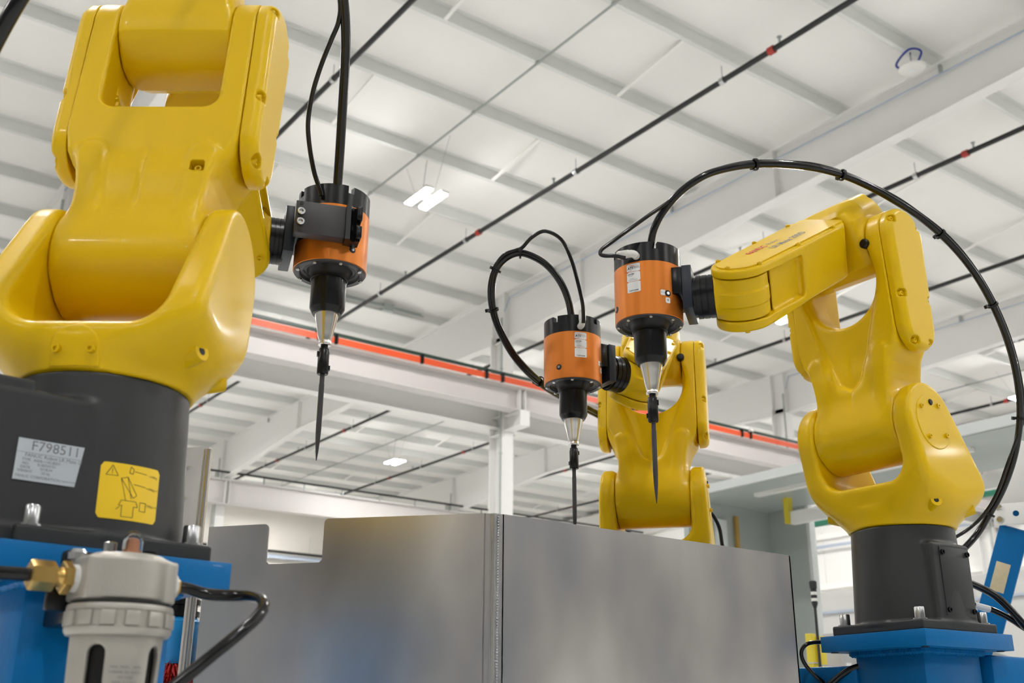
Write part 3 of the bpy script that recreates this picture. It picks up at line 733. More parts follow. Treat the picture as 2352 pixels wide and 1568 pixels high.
_b = B(); _b.lathe([(0, 0), (.0058, 0), (.0058, .004), (.0048, .0048), (.0032, .0048), (.0030, .001), (0, .001)], n=20); ME_cs = _b.mesh('socket_screw', 'zinc')
_b = B(); _b.cyl((0, 0, 0), (0, 0, .0012), .0030, 14); ME_bh = _b.mesh('screw_hole', 'hole')
# air elbow
_b = B(); _b.cyl((0, 0, 0), (.010, 0, 0), .0062, 18); _b.tube([Vector(p) for p in ((.008, 0, 0), (.012, 0, .001), (.0145, 0, .004), (.0155, 0, .009))], .0062, 16); _b.cyl((.0155, 0, .008), (.0155, 0, .025), .0068, 18); _b.cyl((.0155, 0, .0235), (.0155, 0, .027), .0060, 18); ME_el = _b.mesh('air_elbow', 'white')

def spindle(c, flange_az, label, elbow, arm=False):
    Mx = T(c) @ RZ(math.radians(90-flange_az)); root = thing('deburring_spindle', label, 'power tool', Mx, 'orange deburring spindles')
    h = link('housing', ME_house, root); tag(link('end_cap', ME_cap, root), 'black end cap'); rg = link('retaining_ring', ME_ring, root)
    for k in range(8):
        a = math.pi/4*k+.2; link('screw', ME_s, rg, T((.0497*math.cos(a), .0497*math.sin(a), -.0020)))
    for me_, nm in ((ME_boot, 'rubber_boot'), (ME_nose, 'nose_sleeve'), (ME_cone, 'aluminium_cone'), (ME_collet, 'collet'), (ME_file, 'file_bit')): link(nm, me_, root)
    link('mount_plate', ME_plate, root); link('mount_slab', ME_slab, root); 
    if arm: am = link('clamp_arm', ME_arm, root); link('clamp_jaw', ME_jaw, root); link('clamp_lugs', ME_lugs, root)
    for x_, z_, me_, nm in ((.056, .0600, ME_cs, 'socket_screw'), (.056, .0435, ME_cs, 'socket_screw'), (.056, .0740, ME_bh, 'screw_hole'), (.056, .0305, ME_bh, 'screw_hole')):
        if arm: link(nm, me_, am, T((x_, .0752, z_)) @ RX(-math.pi/2))
    # three white labels with print, low ports
    A = math.radians(-106)
    for zc, hh in ((.0825, .0140), (.0668, .0162), (.0488, .0185)):
        v, f = grid_patch(.0235, hh, 8, .0012)
        lb = link('label', cmesh('label', [on_cyl([p], RS, A, zc, .0003)[0] for p in v], f, 'label'), h); tag(lb, 'white printed label')
    ink = []; fi = []; rd = []; fr_ = []
    def put(txt, size, ox, zc, bold=0, V=ink, Fc=fi):
        v, f = text2d(txt, size, bold); n = len(V); V.extend(on_cyl([(q[0]+ox, q[1]) for q in v], RS, A, zc, .0005)); Fc.extend([tuple(i+n for i in t) for t in f])
    put('ATI', .0062, -.0052, .0818, .0002); put('INDUSTRIAL', .0018, .0050, .0834); put('AUTOMATION', .0018, .0050, .0811)
    arcs = [((-.0105+.009*math.cos(t0), .0000+.0042*math.sin(t0)), (-.0105+.009*math.cos(t1), .0042*math.sin(t1))) for t0, t1 in [(a_, a_+.22) for a_ in np.arange(.2, 1.6, .2)]]
    arcs = [((a[0]+.004, a[1]+.0005), (b[0]+.004, b[1]+.0005)) for a, b in arcs]+[((-.0098+.009*math.cos(t0)*.8, -.0034+.0022*math.sin(t0)), (-.0098+.009*math.cos(t0+.22)*.8, -.0034+.0022*math.sin(t0+.22))) for t0 in np.arange(-2.6, -.3, .2)]
    v, f = strokes2d(arcs, .0006); rd += on_cyl(v, RS, A, .0821, .0005); fr_ += f
    put('CGV-900', .0030, -.0045, .0712, .0001); put('9150-CGV', .0020, -.0050, .0684); put('MADE IN USA 2018', .0018, -.0010, .0610); put('S/N 00412', .0018, -.0025, .0632)
    put('9150TCG458', .0029, 0, .0425, .0001)
    link('lettering', cmesh('lettering', ink, fi, 'ink'), h); link('logo_swoosh', cmesh('logo_swoosh', rd, fr_, 'red'), h)
    A2 = math.radians(-57)
    for da, zc, w_ in ((-.0, .037, .0085), (.150, .0245, .0085)):
        v, f = grid_patch(w_, .0095, 5, .0012); link('label', cmesh('label', [on_cyl([p], RS, A2+da, zc, .0003)[0] for p in v], f, 'label'), h)
    ink = []; fi = []
    for da, zc, t_ in ((0, .037, 'PL: 6.2'), (.150, .0245, '+')):
        v, f = text2d(t_, .0024 if len(t_) > 1 else .009); n = len(ink); ink += on_cyl([(q[0], q[1]) for q in v], RS, A2+da, zc, .0005); fi += [tuple(i+n for i in t) for t in f]
    link('lettering', cmesh('lettering', ink, fi, 'ink'), h)
    for a, z_ in ((A2+.155, .0365), (math.radians(-150), .022), (math.radians(118), .022)):
        mm = RZ(a) @ T((RS-.0008, 0, z_)) @ RY(math.pi/2)
        link('port', ME_h, h, mm); link('port_screw', ME_p, h, mm @ Matrix.Scale(.8, 4))
    el = link('air_elbow', ME_el, root, RZ(A+elbow[0]) @ T((.053, 0, .1015)) @ RX(elbow[1])); tag(el, 'white plastic air elbow')
    return root
spindle((1.1308, 1.1763, CZ+.6176), 142, 'orange deburring tool on the right robot, higher of the two with white labels', (math.radians(6), math.radians(88)))
spindle((1.2322, 1.4981, CZ+.6156), 97, 'orange deburring tool on the middle robot, lower of the two with white labels', (0, 0))
spindle((.6475, 1.3679, CZ+.6501), 289, 'orange deburring tool on the left robot, held by a dark clamp arm in front', (math.radians(-20), 0), True)

# ------------------------------------------------------------------ hoses
def hose(name, label, parts, ties=(), cat='hose', r_tie=.0105):
    o = thing(name, label, cat, group=None)
    for pts, r, nm in parts:
        b = B(); b.tube(spline(pts, 6), r, 14); b.obj(nm, 'hose', o, ang=80)
    for p, d in ties:
        b = B(); b.lathe([(r_tie*.8, -.002), (r_tie, -.002), (r_tie, .002), (r_tie*.8, .002)], zto(Vector(d), p), 16); m_ = zto(Vector(d), p); b.box((r_tie+.002, 0, 0), (.005, .005, .006), m_); b.obj('cable_tie', 'rubber', o)
    return o
R_thick=[(1.107,1.145,1.676),(1.105,1.139,1.692),(1.104,1.129,1.716),(1.114,1.115,1.746),(1.133,1.093,1.778),(1.167,1.068,1.809),(1.213,1.051,1.831),(1.251,1.032,1.841),(1.304,1.015,1.851),(1.362,0.997,1.856),(1.419,0.983,1.855),(1.479,0.97,1.845),(1.538,0.96,1.83),(1.583,0.949,1.811),(1.629,0.94,1.786),(1.674,0.934,1.756),(1.717,0.932,1.721),(1.758,0.934,1.679),(1.798,0.94,1.63),(1.827,0.948,1.58),(1.85,0.96,1.533),(1.86,0.971,1.491),(1.87,0.99,1.447),(1.875,1.011,1.407),(1.88,1.039,1.367),(1.879,1.068,1.331),(1.868,1.09,1.297),(1.83,1.105,1.262),(1.77,1.105,1.235),(1.71,1.095,1.225)]
R_thin=[(1.04,1.13,1.647),(1.026,1.139,1.65),(1.013,1.148,1.65),(1.009,1.154,1.654),(1.012,1.154,1.663),(1.028,1.148,1.678),(1.054,1.139,1.702),(1.086,1.122,1.732),(1.119,1.104,1.762),(1.143,1.086,1.793),(1.172,1.068,1.815),(1.215,1.053,1.837),(1.254,1.033,1.848),(1.306,1.017,1.858),(1.364,0.998,1.864),(1.424,0.983,1.861),(1.484,0.97,1.851),(1.544,0.959,1.837),(1.589,0.949,1.817),(1.635,0.939,1.793),(1.68,0.933,1.763),(1.724,0.931,1.726),(1.768,0.933,1.681),(1.808,0.939,1.632),(1.837,0.947,1.581),(1.86,0.958,1.534),(1.87,0.969,1.493),(1.863,0.982,1.461),(1.859,1.005,1.416),(1.864,1.038,1.365),(1.863,1.067,1.331),(1.85,1.096,1.304),(1.81,1.115,1.279),(1.76,1.12,1.25),(1.71,1.115,1.24)]
M_thick=[(1.206,1.469,1.674),(1.201,1.463,1.694),(1.189,1.458,1.723),(1.172,1.458,1.752),(1.149,1.463,1.778),(1.125,1.473,1.795),(1.098,1.488,1.804),(1.078,1.507,1.795),(1.067,1.525,1.773),(1.068,1.539,1.74),(1.084,1.556,1.705),(1.117,1.574,1.67),(1.167,1.593,1.635),(1.249,1.624,1.61),(1.365,1.684,1.61),(1.47,1.736,1.619),(1.571,1.791,1.624),(1.64,1.81,1.60),(1.68,1.79,1.55),(1.68,1.75,1.47),(1.64,1.705,1.425)]
M_thin=[(1.196,1.421,1.662),(1.194,1.418,1.673),(1.187,1.412,1.698),(1.174,1.41,1.739),(1.162,1.413,1.781),(1.145,1.421,1.82),(1.12,1.438,1.837),(1.102,1.456,1.826),(1.094,1.476,1.81),(1.088,1.488,1.807),(1.071,1.504,1.798),(1.061,1.522,1.774),(1.062,1.538,1.738),(1.079,1.555,1.701),(1.112,1.573,1.666),(1.162,1.592,1.63),(1.244,1.623,1.604),(1.361,1.683,1.604),(1.465,1.736,1.612),(1.568,1.79,1.617),(1.637,1.809,1.593),(1.675,1.788,1.543),(1.67,1.75,1.47),(1.63,1.71,1.43)]
L_thick=[(0.634,1.333,1.699),(0.631,1.327,1.718),(0.619,1.302,1.763),(0.606,1.276,1.813),(0.593,1.25,1.863),(0.579,1.225,1.912),(0.557,1.195,1.954),(0.521,1.159,2.006),(0.438,1.094,2.051),(0.316,1.003,2.012),(0.213,0.94,1.88),(0.145,0.907,1.711),(0.116,0.9,1.599),(0.105,0.904,1.563),(0.096,0.92,1.528),(0.086,0.949,1.479),(0.075,0.97,1.403),(0.07,1.0,1.309),(0.10,1.03,1.238),(0.14,1.06,1.20)]
L_thin=[(0.605,1.326,1.702),(0.602,1.325,1.71),(0.589,1.323,1.736),(0.575,1.316,1.773),(0.564,1.303,1.804),(0.559,1.284,1.841),(0.559,1.261,1.878),(0.56,1.233,1.909),(0.561,1.216,1.93),(0.551,1.195,1.951),(0.516,1.159,1.999)]
def tie(pts, i): p = Vector(pts[i]); return (p, Vector(pts[i+1])-Vector(pts[i-1]))
hose('air_hose', 'black hose arching over the right robot from its orange tool to its base', [(R_thick, .0062, 'hose'), (R_thin, .0032, 'thin_hose')], [tie(R_thick, i) for i in (7, 10, 14, 17, 21, 25)])
hose('air_hose', 'black hose looping left of the middle orange tool with a thin hose tied on', [(M_thick, .0068, 'hose'), (M_thin, .0036, 'thin_hose')], [tie(M_thick, i) for i in (6, 8, 10, 13)], r_tie=.0112)
hose('air_hose', 'black hose hanging from the top of the picture into the left orange tool', [(L_thick, .0072, 'hose'), (L_thin, .0036, 'thin_hose')])
# ------------------------------------------------------------------ blue pedestals under the robots
def pedestal(P, az, label, beams=()):
    Mx = T((P[0], P[1], 0)) @ RZ(math.radians(90-az)); h = P[2]
    o = thing('pedestal', label, 'pedestal', Mx, 'blue steel pedestals')
    B().box((0, 0, h-.0125), (.210, .210, .025), bev=.001).obj('top_plate', 'blue', o)
    b = B(); b.box((0, 0, (h-.025)/2), (.139, .139, h-.025), bev=.010); b.obj('post', 'blue', o)
    b = B(); pts = []
    rg = random.Random(3)
    for k in range(96):
        s = k/96*4; e = int(s); t = (s-e)*.140-.070; q = [(t, -.0705), (.0705, t), (-t, .0705), (-.0705, -t)][e]
        b.lathe([(0, -.006), (.0055+rg.random()*.0012, -.002), (.0052, .003), (0, .006)], T((q[0], q[1], h-.0285)), 6)
    b.obj('weld_bead', 'blue', o)
    for sx in (-1, 1):
        for sy in (-1, 1): B().cyl((sx*.090, sy*.090, h-.0262), (sx*.090, sy*.090, h-.0250), .0062, 12).obj('bolt_hole', 'hole', o)
    B().box((0, 0, .01), (.30, .30, .02)).obj('foot_plate', 'blue', o)
    for a, bb, w, hh in beams:
        a, bb = Vector(a), Vector(bb); L = (bb-a).length; m_ = T((a+bb)/2) @ RZ(math.atan2(bb.y-a.y, bb.x-a.x)); q = B(); q.box((0, 0, 0), (L, w, hh), m_, bev=.006)
        q.obj('cross_beam', 'blue', o, Mx.inverted())
    return o
pedestal(PR, -85, 'blue steel pedestal under the right robot with beams to both sides', [((1.662, 1.03, 1.0), (2.7, .98, 1.0), .11, .13), ((1.575, 1.137, .985), (1.535, 1.48, .985), .11, .13)])
pedestal(PL, 85, 'blue steel pedestal under the left robot behind the lubricator')
pedestal(PM, 45, 'blue steel pedestal under the middle robot, behind the steel bin')

# ------------------------------------------------------------------ stainless bin
o = thing('steel_bin', 'brushed stainless bin with a notched rim in front of the middle robot', 'bin', T((0, 0, 0)))
C0 = Vector((.773, 1.099, 0)); t = .003; zt = CZ+.257; zb = .45
ux = Vector((1, 0, 0)); ul = Vector((math.sin(math.radians(-42)), math.cos(math.radians(-42)), 0))
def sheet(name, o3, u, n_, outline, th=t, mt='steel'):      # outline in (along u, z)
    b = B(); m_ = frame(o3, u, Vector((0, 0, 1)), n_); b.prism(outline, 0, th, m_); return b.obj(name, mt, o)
def arcp(cx_, cy_, r, a0, a1, k=5): return [(cx_+r*math.cos(math.radians(a0+(a1-a0)*i/k)), cy_+r*math.sin(math.radians(a0+(a1-a0)*i/k))) for i in range(k+1)]
Lr = .566
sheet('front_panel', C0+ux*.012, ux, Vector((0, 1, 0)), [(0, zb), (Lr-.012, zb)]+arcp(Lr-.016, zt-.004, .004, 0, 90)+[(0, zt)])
nl = Vector((-ul.y, ul.x, 0)); nl = -nl if nl.y < 0 else nl
n0, n1, zn = .230, .308, CZ+.200
rim = [(.012, zt), (n0-.006, zt)]+arcp(n0-.006, zt-.006, .006, 90, 0)[1:]+[(n0, zn+.004)]+[(n0+.004, zn), (n1-.003, zn-.0005), (n1-.003, zn+.001), (n1, zn+.003)]+[(n1, zt-.010)]+arcp(n1+.006, zt-.0105, .006, 180, 90)+[(.390, zt-.006)]
outline = [(.012, zb)]+rim+[(.394, zt-.006), (.394, zb)]
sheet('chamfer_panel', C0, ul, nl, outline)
b = B(); b.tube(spline([C0+Vector((-.001, .003, zb)), C0+Vector((-.001, .003, zt-.002))], 8), .0034, 14); b.obj('welded_corner', 'steeledge', o)
b = B(); bl = random.Random(5)
for k in range(150): b.lathe([(0, -.0022), (.0017+bl.random()*.0006, 0), (0, .0022)], T(C0+Vector((.0040, -.0012, zt-.004-k*.0034))), 5)
b.obj('weld_bead', 'zinc', o)
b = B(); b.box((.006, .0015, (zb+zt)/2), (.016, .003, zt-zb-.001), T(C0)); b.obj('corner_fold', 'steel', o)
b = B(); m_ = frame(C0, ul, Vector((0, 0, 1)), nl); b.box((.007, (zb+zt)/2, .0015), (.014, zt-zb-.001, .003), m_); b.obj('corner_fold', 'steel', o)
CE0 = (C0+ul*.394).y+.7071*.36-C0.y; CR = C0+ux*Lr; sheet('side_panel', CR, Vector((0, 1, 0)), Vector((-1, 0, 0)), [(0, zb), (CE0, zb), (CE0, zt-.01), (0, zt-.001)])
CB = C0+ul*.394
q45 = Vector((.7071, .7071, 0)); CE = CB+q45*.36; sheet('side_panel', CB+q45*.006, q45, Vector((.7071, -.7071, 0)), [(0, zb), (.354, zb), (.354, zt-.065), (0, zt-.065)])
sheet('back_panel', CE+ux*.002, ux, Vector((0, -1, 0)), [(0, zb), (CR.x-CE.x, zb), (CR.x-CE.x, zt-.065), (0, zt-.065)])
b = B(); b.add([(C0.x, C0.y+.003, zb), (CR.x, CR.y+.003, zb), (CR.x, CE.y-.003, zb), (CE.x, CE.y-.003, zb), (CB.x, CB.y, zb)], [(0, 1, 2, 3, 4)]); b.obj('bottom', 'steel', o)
lm = B().box((0, 0, zb/2), (.05, .05, zb)).mesh('leg', 'blue')
for p in ((C0.x+.05, C0.y+.05), (CR.x-.05, CR.y+.05), (CR.x-.05, CE.y-.06), (CE.x+.05, CE.y-.06)): link('leg', lm, o, T((p[0], p[1], 0)))
# tall bent guard sheet at the bin's left
g = thing('guard_sheet', 'tall stainless guard sheet with a rounded bend behind the left robot base', 'guard', T((.506, 1.416, 0)))
zt2 = CZ+.366
b = B(); pr = [(-.034, .036), (-.012, .012)]+[(.010*math.cos(a)-.006+.003, .010*math.sin(a)+.010) for a in (-2.0, -1.2, -.4, .4, 1.2)]+[(-.002, .022), (-.005, .017)]+[(-.010, .016), (-.032, .039)]
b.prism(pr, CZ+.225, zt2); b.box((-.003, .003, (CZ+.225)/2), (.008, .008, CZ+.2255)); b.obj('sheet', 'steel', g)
b = B(); b.tube(spline([(.0, .0, 0), (.0, .0, zt2-.004)], 6), .0055, 16); b.obj('rounded_edge', 'steeledge', g)
for z_ in (CZ+.338, CZ+.294, CZ+.252): B().cyl((-.026, .022, z_), (-.030, .018, z_), .0042, 12).obj('bolt', 'zinc', g)

# ------------------------------------------------------------------ air lubricator in the foreground
FR = T((.2595, .8935, CZ+.1085)) @ RZ(math.radians(4.5)) @ Matrix.Scale(.90, 4)
o = thing('lubricator', 'silver air line lubricator with a clear dome in front of the left pedestal', 'lubricator', FR)
def sd_head(x, y, z):
    d = sbox(x, y, z, (0, 0, 0), (.0410, .026, .0190), .003)
    d = smin(d, extr(disc(x, y, -.001, -.010, .0335), z, -.0190, .0190, .004), .008)
    d = smin(d, extr(disc(x, y, -.001, -.008, .031), z, .016, .0225, .003), .004)
    return d
link('head', cast('head', sd_head, (-.053, -.047, -.024), (.053, .036, .028), .0016, 'cast'), o)
b = B(); b.lathe([(0, -.0190), (.0425, -.0190), (.0425, -.0216), (0, -.0216)], T((0, -.005, 0)), 48); b.obj('gasket', 'hole', o)
b = B(); prof = []; nr = 96
b.lathe([(.038, -.0218), (.0445, -.0222), (.0452, -.0245), (.0452, -.027), (.0440, -.028), (.0440, -.0405), (.0452, -.0415), (.0452, -.0445), (.0430, -.0480), (.034, -.0485)], T((0, -.005, 0)), 64)
for k in range(14):
    a = 2*math.pi*k/14+.1; b.box((.0443, 0, -.0342), (.0040, .0125, .0125), T((0, -.005, 0)) @ RZ(a), bev=.0008)
b.obj('collar', 'cast', o)
def sd_bowl(x, y, z):
    yy = y+.005; r = np.sqrt(x*x+yy*yy)
    d = smax(r-(.0388+(z+.055)*.03), np.abs(z+.0925)-.0465, .003)
    d = smax(d, -(r-.033), .001)
    for a in (-135, -52, 45, 128):
        ca, sa = math.cos(math.radians(a)), math.sin(math.radians(a)); t_ = -x*sa+yy*ca; n_ = x*ca+yy*sa
        d = smax(d, -smax(rbox2(t_, z, 0, -.097, .0078, .041, .0076), .01-n_, .001), .0015)
    return d
link('bowl_guard', cast('bowl_guard', sd_bowl, (-.044, -.049, -.142), (.044, .039, -.044), .0016, 'cast'), o)
b = B(); b.lathe([(0, -.048), (.0325, -.048), (.0325, -.138), (0, -.138)], T((0, -.005, 0)), 40); tag(b.obj('bowl', 'rubber', o), 'dark bowl seen through the slots')
# print on the bowl guard
vs, fs = [], []
for k, t_ in enumerate(('MAX. PRESS.  1.0MPa', 'TURBINE OIL CLASS 1', 'ISO VG32', 'TEMP  -5 to 60 C', 'REPLACE BOWL IF', 'CRACKED OR WORN', '  AL40-04   ')):
    v, f = text2d(t_, .0030); n = len(vs); vs += on_cyl([(q[0], q[1]-k*.0042) for q in v], .0385, math.radians(-95), -.0745, .0004); fs += [tuple(i+n for i in q) for q in f]
link('lettering', cmesh('lettering', [(x, y-.005, z) for x, y, z in vs], fs, 'inkgray'), o)
b = B(); b.lathe([(.0088, .0225), (.0088, .036), (.0080, .0405), (.0055, .0445), (.0025, .0462), (0, .0465), (0, .0448), (.0024, .0445), (.0050, .0428), (.0070, .0395), (.0076, .036), (.0076, .0225)], T((.004, -.004, 0)), 28); b.obj('sight_dome', 'glass', o)
b = B(); b.lathe([(.0048, .0225), (.0048, .028), (.0036, .030), (.0036, .036), (.0026, .0385), (0, .0390)], T((.004, -.004, 0)), 16); b.obj('drip_tube', 'copper', o)
b = B(); b.lathe([(.0105, .0225), (.0105, .0252), (.0092, .0258)], T((.004, -.004, 0)), 24); b.obj('dome_ring', 'cast', o)
b = B(); b.lathe([(0, .022), (.0062, .022), (.0062, .0345), (.0050, .0355), (0, .0355)], T((-.013, .006, 0)), 12); b.obj('knob', 'zinc', o)
b = B(); b.lathe([(0, .022), (.007, .022), (.007, .030), (0, .031)], T((.024, .004, 0)), 20); b.obj('fill_plug', 'black', o)
b = B(); b.lathe([(0, .018), (.008, .018), (.0085, .024), (.006, .0275), (0, .0285)], T((-.038, .014, 0)), 20); b.obj('screw', 'zinc', o)
b = B(); b.box((-.002, .030, .010), (.088, .012, .036), bev=.004); b.box((-.020, .024, -.016), (.074, .010, .022), bev=.003); b.box((0, .078, -.020), (.050, .092, .026), bev=.002); b.obj('bracket', 'black', o)
QX = RY(math.pi/2)
hexn = lambda r, x0, x1: B().lathe([(0, x0), (r*.93, x0), (r, x0+.0012), (r, x1-.0012), (r*.93, x1), (0, x1)], QX, 6)
b = B(); b.lathe([(0, -.0460), (.0118, -.0460), (.0121, -.0405), (0, -.0405)], QX, 24); b.obj('thread_tape', 'white', o)
hexn(.0145, -.0540, -.0460).obj('brass_fitting', 'brass', o); b = B(); b.lathe([(.0092, -.0535), (.0080, -.0570), (.0086, -.0600), (.0100, -.0615)], QX, 24); b.obj('brass_neck', 'brass', o)
hexn(.0132, -.0810, -.0600).obj('brass_nut', 'brass', o)
b = B(); b.lathe([(0, .0460), (.0118, .0460), (.0118, .0490), (0, .0490)], QX, 24); b.obj('thread_tape', 'white', o)
hexn(.0140, .0405, .0460).obj('brass_fitting', 'brass', o); hexn(.0100, .0490, .0520).obj('brass_nut', 'brass', o)
def wpt(x, y, z): return tuple(FR @ Vector((x, y, z)))
hose('air_hose', 'black hose into the left brass nut of the lubricator', [([wpt(-.074, 0, 0), wpt(-.11, 0, -.001), wpt(-.14, .001, -.002), wpt(-.20, .003, -.004), wpt(-.30, .01, -.02)], .0052, 'hose')])
hose('air_hose', 'black hose curling down from the lubricator outlet in front of the bin', [([wpt(.045, 0, 0), wpt(.062, 0, 0), (.332, .894, 1.0545), (.350, .880, 1.0535), (.357, .862, 1.052), (.358, .842, 1.0475), (.354, .826, 1.040), (.345, .818, 1.030), (.331, .814, 1.018), (.314, .815, 1.003), (.296, .820, .986), (.276, .830, .966), (.25, .85, .94), (.22, .9, .90)], .0050, 'hose')])

# ------------------------------------------------------------------ blue hub brush behind the left pedestal
o = thing('rotary_brush', 'bright blue brush with red bristles glimpsed behind the left pedestal', 'brush', T((.560, 1.612, 0)))
b = B(); b.lathe([(0, 1.035), (.026, 1.035), (.03, 1.042), (.03, 1.095), (.024, 1.102), (0, 1.102)], n=28); b.obj('hub', 'blueplast', o)
b = B(); b.lathe([(0, 1.102), (.028, 1.102), (.028, 1.110), (.024, 1.111), (.024, 1.118), (.028, 1.119), (.028, 1.127), (.022, 1.132), (0, 1.132)], n=24); b.obj('cap', 'black', o)
b = B(); b.cyl((0, 0, 0), (0, 0, 1.035), .012, 12); b.obj('shaft', 'zinc', o); B().box((0, 0, .01), (.2, .2, .02)).obj('foot', 'gray', o)
b = B(); rg = random.Random(2)
for k in range(420):
    a = rg.random()*6.283; z_ = 1.0+.034*rg.random(); r_ = .036+rg.random()*.008
    b.cyl((.018*math.cos(a), .018*math.sin(a), z_+.006), (r_*math.cos(a+.06), r_*math.sin(a+.06), z_-.02*rg.random()), .0011, 4)
tag(b.obj('bristles', 'bristle', o), kind='stuff')

# ------------------------------------------------------------------ cables of the right robot
hose('power_cable', 'thick black cable leaving the rear of the right robot base', [([(1.69, 1.075, 1.197), (1.74, 1.085, 1.203), (1.80, 1.093, 1.205), (1.845, 1.088, 1.196), (1.871, 1.076, 1.182), (1.888, 1.061, 1.158), (1.905, 1.048, 1.129), (1.951, 1.03, 1.067), (2.02, 1.0, .9), (2.1, .98, .5)], .0068, 'cable')], cat='cable')
o = hose('power_cable', 'black cable with a white sleeve below the thick cable of the right robot', [([(1.69, 1.09, 1.160), (1.75, 1.098, 1.165), (1.80, 1.102, 1.167), (1.844, 1.098, 1.164), (1.875, 1.084, 1.156), (1.91, 1.06, 1.132), (1.945, 1.03, 1.085), (2.0, 1.01, .95), (2.06, 1.0, .6)], .0055, 'cable')], cat='cable')
b = B(); b.tube([Vector(p) for p in ((1.838, 1.0995, 1.1650), (1.852, 1.094, 1.1618), (1.866, 1.088, 1.1585))], .0062, 14); b.obj('white_sleeve', 'label', o)
b = B(); b.tube([Vector(p) for p in ((1.822, 1.1013, 1.1665), (1.829, 1.1008, 1.1658))], .0062, 14); b.obj('white_sleeve', 'label', o)
hose('air_hose', 'thin black hose looping out left of the right blue pedestal', [([(1.56, 1.165, 1.078), (1.53, 1.185, 1.088), (1.505, 1.192, 1.089), (1.482, 1.196, 1.085), (1.474, 1.202, 1.074), (1.48, 1.205, 1.058), (1.496, 1.201, 1.039), (1.521, 1.19, 1.017), (1.54, 1.17, .98), (1.56, 1.16, .90)], .0034, 'hose')])
hose('air_hose', 'black hose curving into the left face of the right blue pedestal post', [([(1.53, 1.125, 1.050), (1.520, 1.145, 1.043), (1.510, 1.168, 1.027), (1.503, 1.184, 1.008), (1.50, 1.19, .95)], .0052, 'hose')])
hose('power_cable', 'thin black cable hanging right of the middle robot base', [([(1.74, 1.72, 1.46), (1.79, 1.70, 1.43), (1.822, 1.698, 1.398), (1.838, 1.703, 1.361), (1.85, 1.715, 1.304), (1.84, 1.75, 1.2), (1.80, 1.8, .9)], .0045, 'cable')], cat='cable')

# ------------------------------------------------------------------ things at the right: gantry leg, posts, lamp, cabinets
A0, A1 = Vector((2.817, 1.523, 1.497)), Vector((2.815, 1.700, 1.105))
o = thing('gantry_leg', 'slanted blue steel leg with a bolted plate and cream sticker at far right', 'gantry leg')
dirv = (A1-A0).normalized(); nrm = Vector((-.85, -.42, -.18)); nrm = (nrm-dirv*nrm.dot(dirv)).normalized(); sd = dirv.cross(nrm)
Mg = frame(A0, sd, nrm, dirv); foot = A0+dirv*(A0.z/(-dirv.z))
b = B(); b.box((0, 0, (foot-A0).length/2+.012), (.075, .055, (foot-A0).length-.03), Mg, bev=.004); b.obj('leg', 'blue', o)
hz = Vector((nrm.x, nrm.y, 0)).normalized(); Mp = frame(A0, Vector((0, 0, 1)).cross(hz)*-1, hz, Vector((0, 0, 1)))
b = B(); b.box((.0, .034, .008), (.115, .006, .058), Mp, bev=.001); b.obj('joint_plate', 'beam', o)
for u in (-.042, .0, .042):
    for w in (-.006, .030):
        b = B(); b.lathe([(.009, 0), (.009, .003), (.0075, .0045), (0, .0048)], Mp @ T((u, .037, w)) @ RX(-math.pi/2), 16) if u else b.lathe([(0, .0), (.008, .0), (.008, .0006), (0, .0006)], Mp @ T((u, .0371, .008)) @ RX(-math.pi/2), 16)
        b.obj('bolt' if u else 'bolt_hole', 'zinc' if u else 'blue', o)
b = B(); b.box((.004, .0285, .165), (.036, .0012, .080), Mg, bev=.0003); tag(b.obj('sticker', 'sticker', o), 'worn cream paper sticker')
b = B(); b.box((0, -.03, -.10), (.11, .06, .22), Mg, bev=.003); b.obj('head_post', 'beam', o)
b = B(); b.box((-.05, .03, .40), (.05, .02, .08), Mg, bev=.004); b.cyl(tuple(A0+dirv*.40-sd*.05+nrm*.03), tuple(A0+dirv*.40-sd*.05+nrm*.055), .010, 16); b.obj('clamp', 'conduit', o)
b = B(); b.box((2.95, 1.45, 1.06), (.5, .06, .05)); b.obj('brace_bar', 'conduit', o)
for k, (x, y, h0) in enumerate(((3.775, 3.025, 1.335), (3.806, 3.0, 1.325))):
    o = thing('guard_post', 'yellow guard post left of the right blue pedestal, %s of the pair' % ('left' if k == 0 else 'right'), 'post', T((x, y, 0)), 'yellow guard posts')
    B().box((0, 0, h0/2), (.032, .032, h0), bev=.003).obj('post', 'yellowpost', o); B().box((0, 0, .006), (.036, .036, .012)).obj('foot', 'yellowpost', o)
    B().box((0, -.002, h0-.12), (.036, .036, .006)).obj('joint', 'cabinet', o)
o = thing('indicator_stalk', 'thin black stalk with banded white and black head above the yellow posts', 'indicator', T((3.69, 2.92, 0)))
B().cyl((0, 0, 0), (0, 0, 1.44), .006, 8).obj('stalk', 'pipe', o); b = B(); b.lathe([(.004, 1.42), (.013, 1.445), (.013, 1.455)], n=14); b.obj('socket', 'pipe', o)
for k in range(4):
    b = B(); b.lathe([(0, 0), (.0125, 0), (.0125, .0125), (0, .0125)], T((0, 0, 1.455+k*.013)), 14); b.obj('band', ('white', 'pipe')[k % 2], o)
b = B(); b.lathe([(0, 1.507), (.015, 1.507), (.016, 1.535), (.010, 1.54), (0, 1.54)], n=14); b.obj('cap', 'pipe', o)
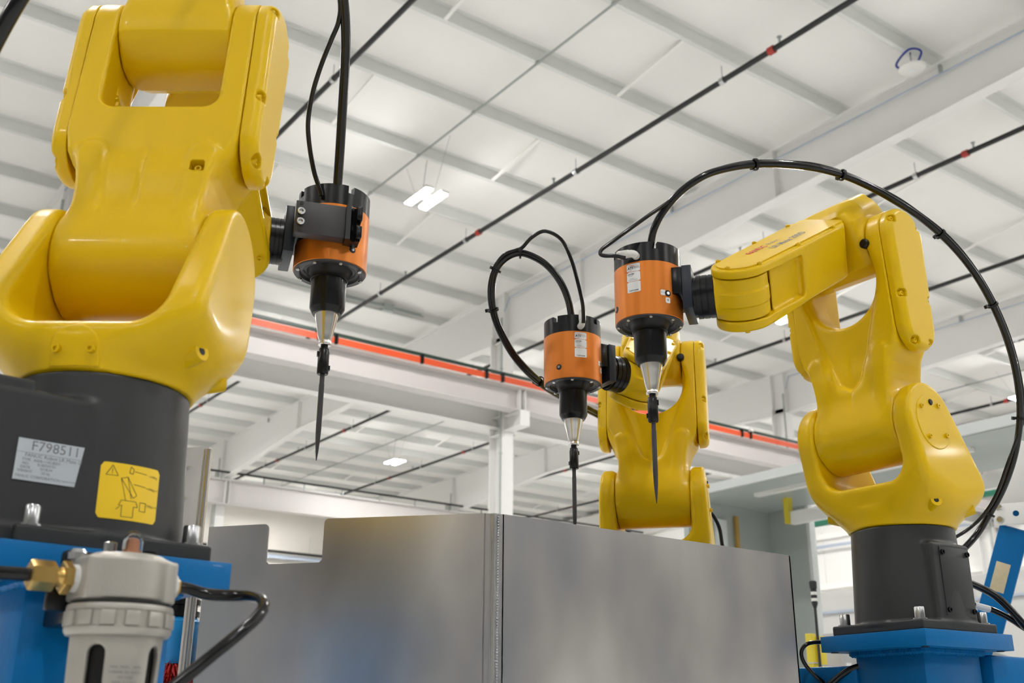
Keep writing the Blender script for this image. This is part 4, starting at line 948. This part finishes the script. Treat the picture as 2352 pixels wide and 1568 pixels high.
for k, (x, y, w, z0, z1) in enumerate(((3.96, 3.02, .10, 1.0, 1.345), (4.06, 2.98, .08, .9, 1.30))):
    o = thing('control_cabinet', 'grey control box behind the yellow posts, %s one' % ('nearer' if k == 0 else 'farther'), 'control box', T((x, y, 0)))
    B().box((0, 0, (z0+z1)/2), (w, .10, z1-z0), bev=.004).obj('body', 'cabinet', o)
    for j in range(3): B().box((-.02, -.052, z1-.05-j*.09), (.035, .004, .03)).obj('window', 'rubber' if j != 1 else 'label', o)
    B().box((0, .0, z0/2), (.04, .04, z0)).obj('stand', 'cabinet', o)
# ------------------------------------------------------------------ grey-green canopy booth and what is under it
o = thing('booth', 'grey green sheet metal booth with flat canopy behind the right robot', 'booth')
B().box((7.17, 3.9, 2.88), (1.06, 5.3, .08)).obj('roof_slab', 'booth', o); B().box((6.63, 3.9, 2.885), (.02, 5.3, .075)).obj('fascia', 'boothl', o)
B().box((7.35, 2.4, 2.80), (.75, 2.2, .10)).obj('duct', 'booth', o)
B().box((7.17, 6.55, 1.42), (1.06, .06, 2.84)).obj('end_wall', 'booth', o); B().box((7.72, 6.30, 1.42), (.06, .46, 2.84)).obj('rear_wall', 'booth', o)
B().box((7.66, 1.35, 1.42), (.08, .08, 2.84)).obj('rear_post', 'booth', o)
B().box((7.72, 6.08, 1.42), (.08, .03, 2.84)).obj('edge_trim', 'boothl', o)
B().box((6.94, 5.0, 2.825), (.06, 2.0, .03)).obj('strip_fixture', 'white', o)
b = B(); b.box((7.02, 6.505, 2.05), (.13, .03, 1.3)); b.obj('wall_light', 'boothl', o)
B().box((7.22, 6.50, 2.1), (.035, .03, 1.3)).obj('wood_strip', 'wood', o)
B().box((7.30, 5.97, 2.73), (.06, .05, .22)).obj('yellow_hanger', 'yellowpost', o); B().box((7.32, 4.9, 2.665), (.06, 2.1, .11)).obj('cross_rail', 'beam', o)
o = thing('green_pipe', 'green pipe crossing at right just under the grey canopy', 'pipe'); B().cyl((10, 8.2, 3.19), (10, 2.2, 3.21), .05, 14).obj('pipe', 'greenpipe', o)
for y in (7.9, 2.6): B().box((10, y, 1.6), (.06, .06, 3.2)).obj('stand', 'beam', o)
o = thing('wall_cabinet', 'large white enclosure with panels behind the right pedestal', 'enclosure', T((12.5, 8.4, 0)))
B().box((0, 0, 1.35), (1.0, 5.2, 2.7), bev=.01).obj('body', 'panel', o)
for k in range(4): B().box((-.51, -1.9+k*1.27, 1.55), (.02, 1.22, 2.1), bev=.004).obj('panel', 'panel', o)
B().box((-.54, 0, 2.42), (.02, 5.0, .03)).obj('blue_trim', 'condblue', o)
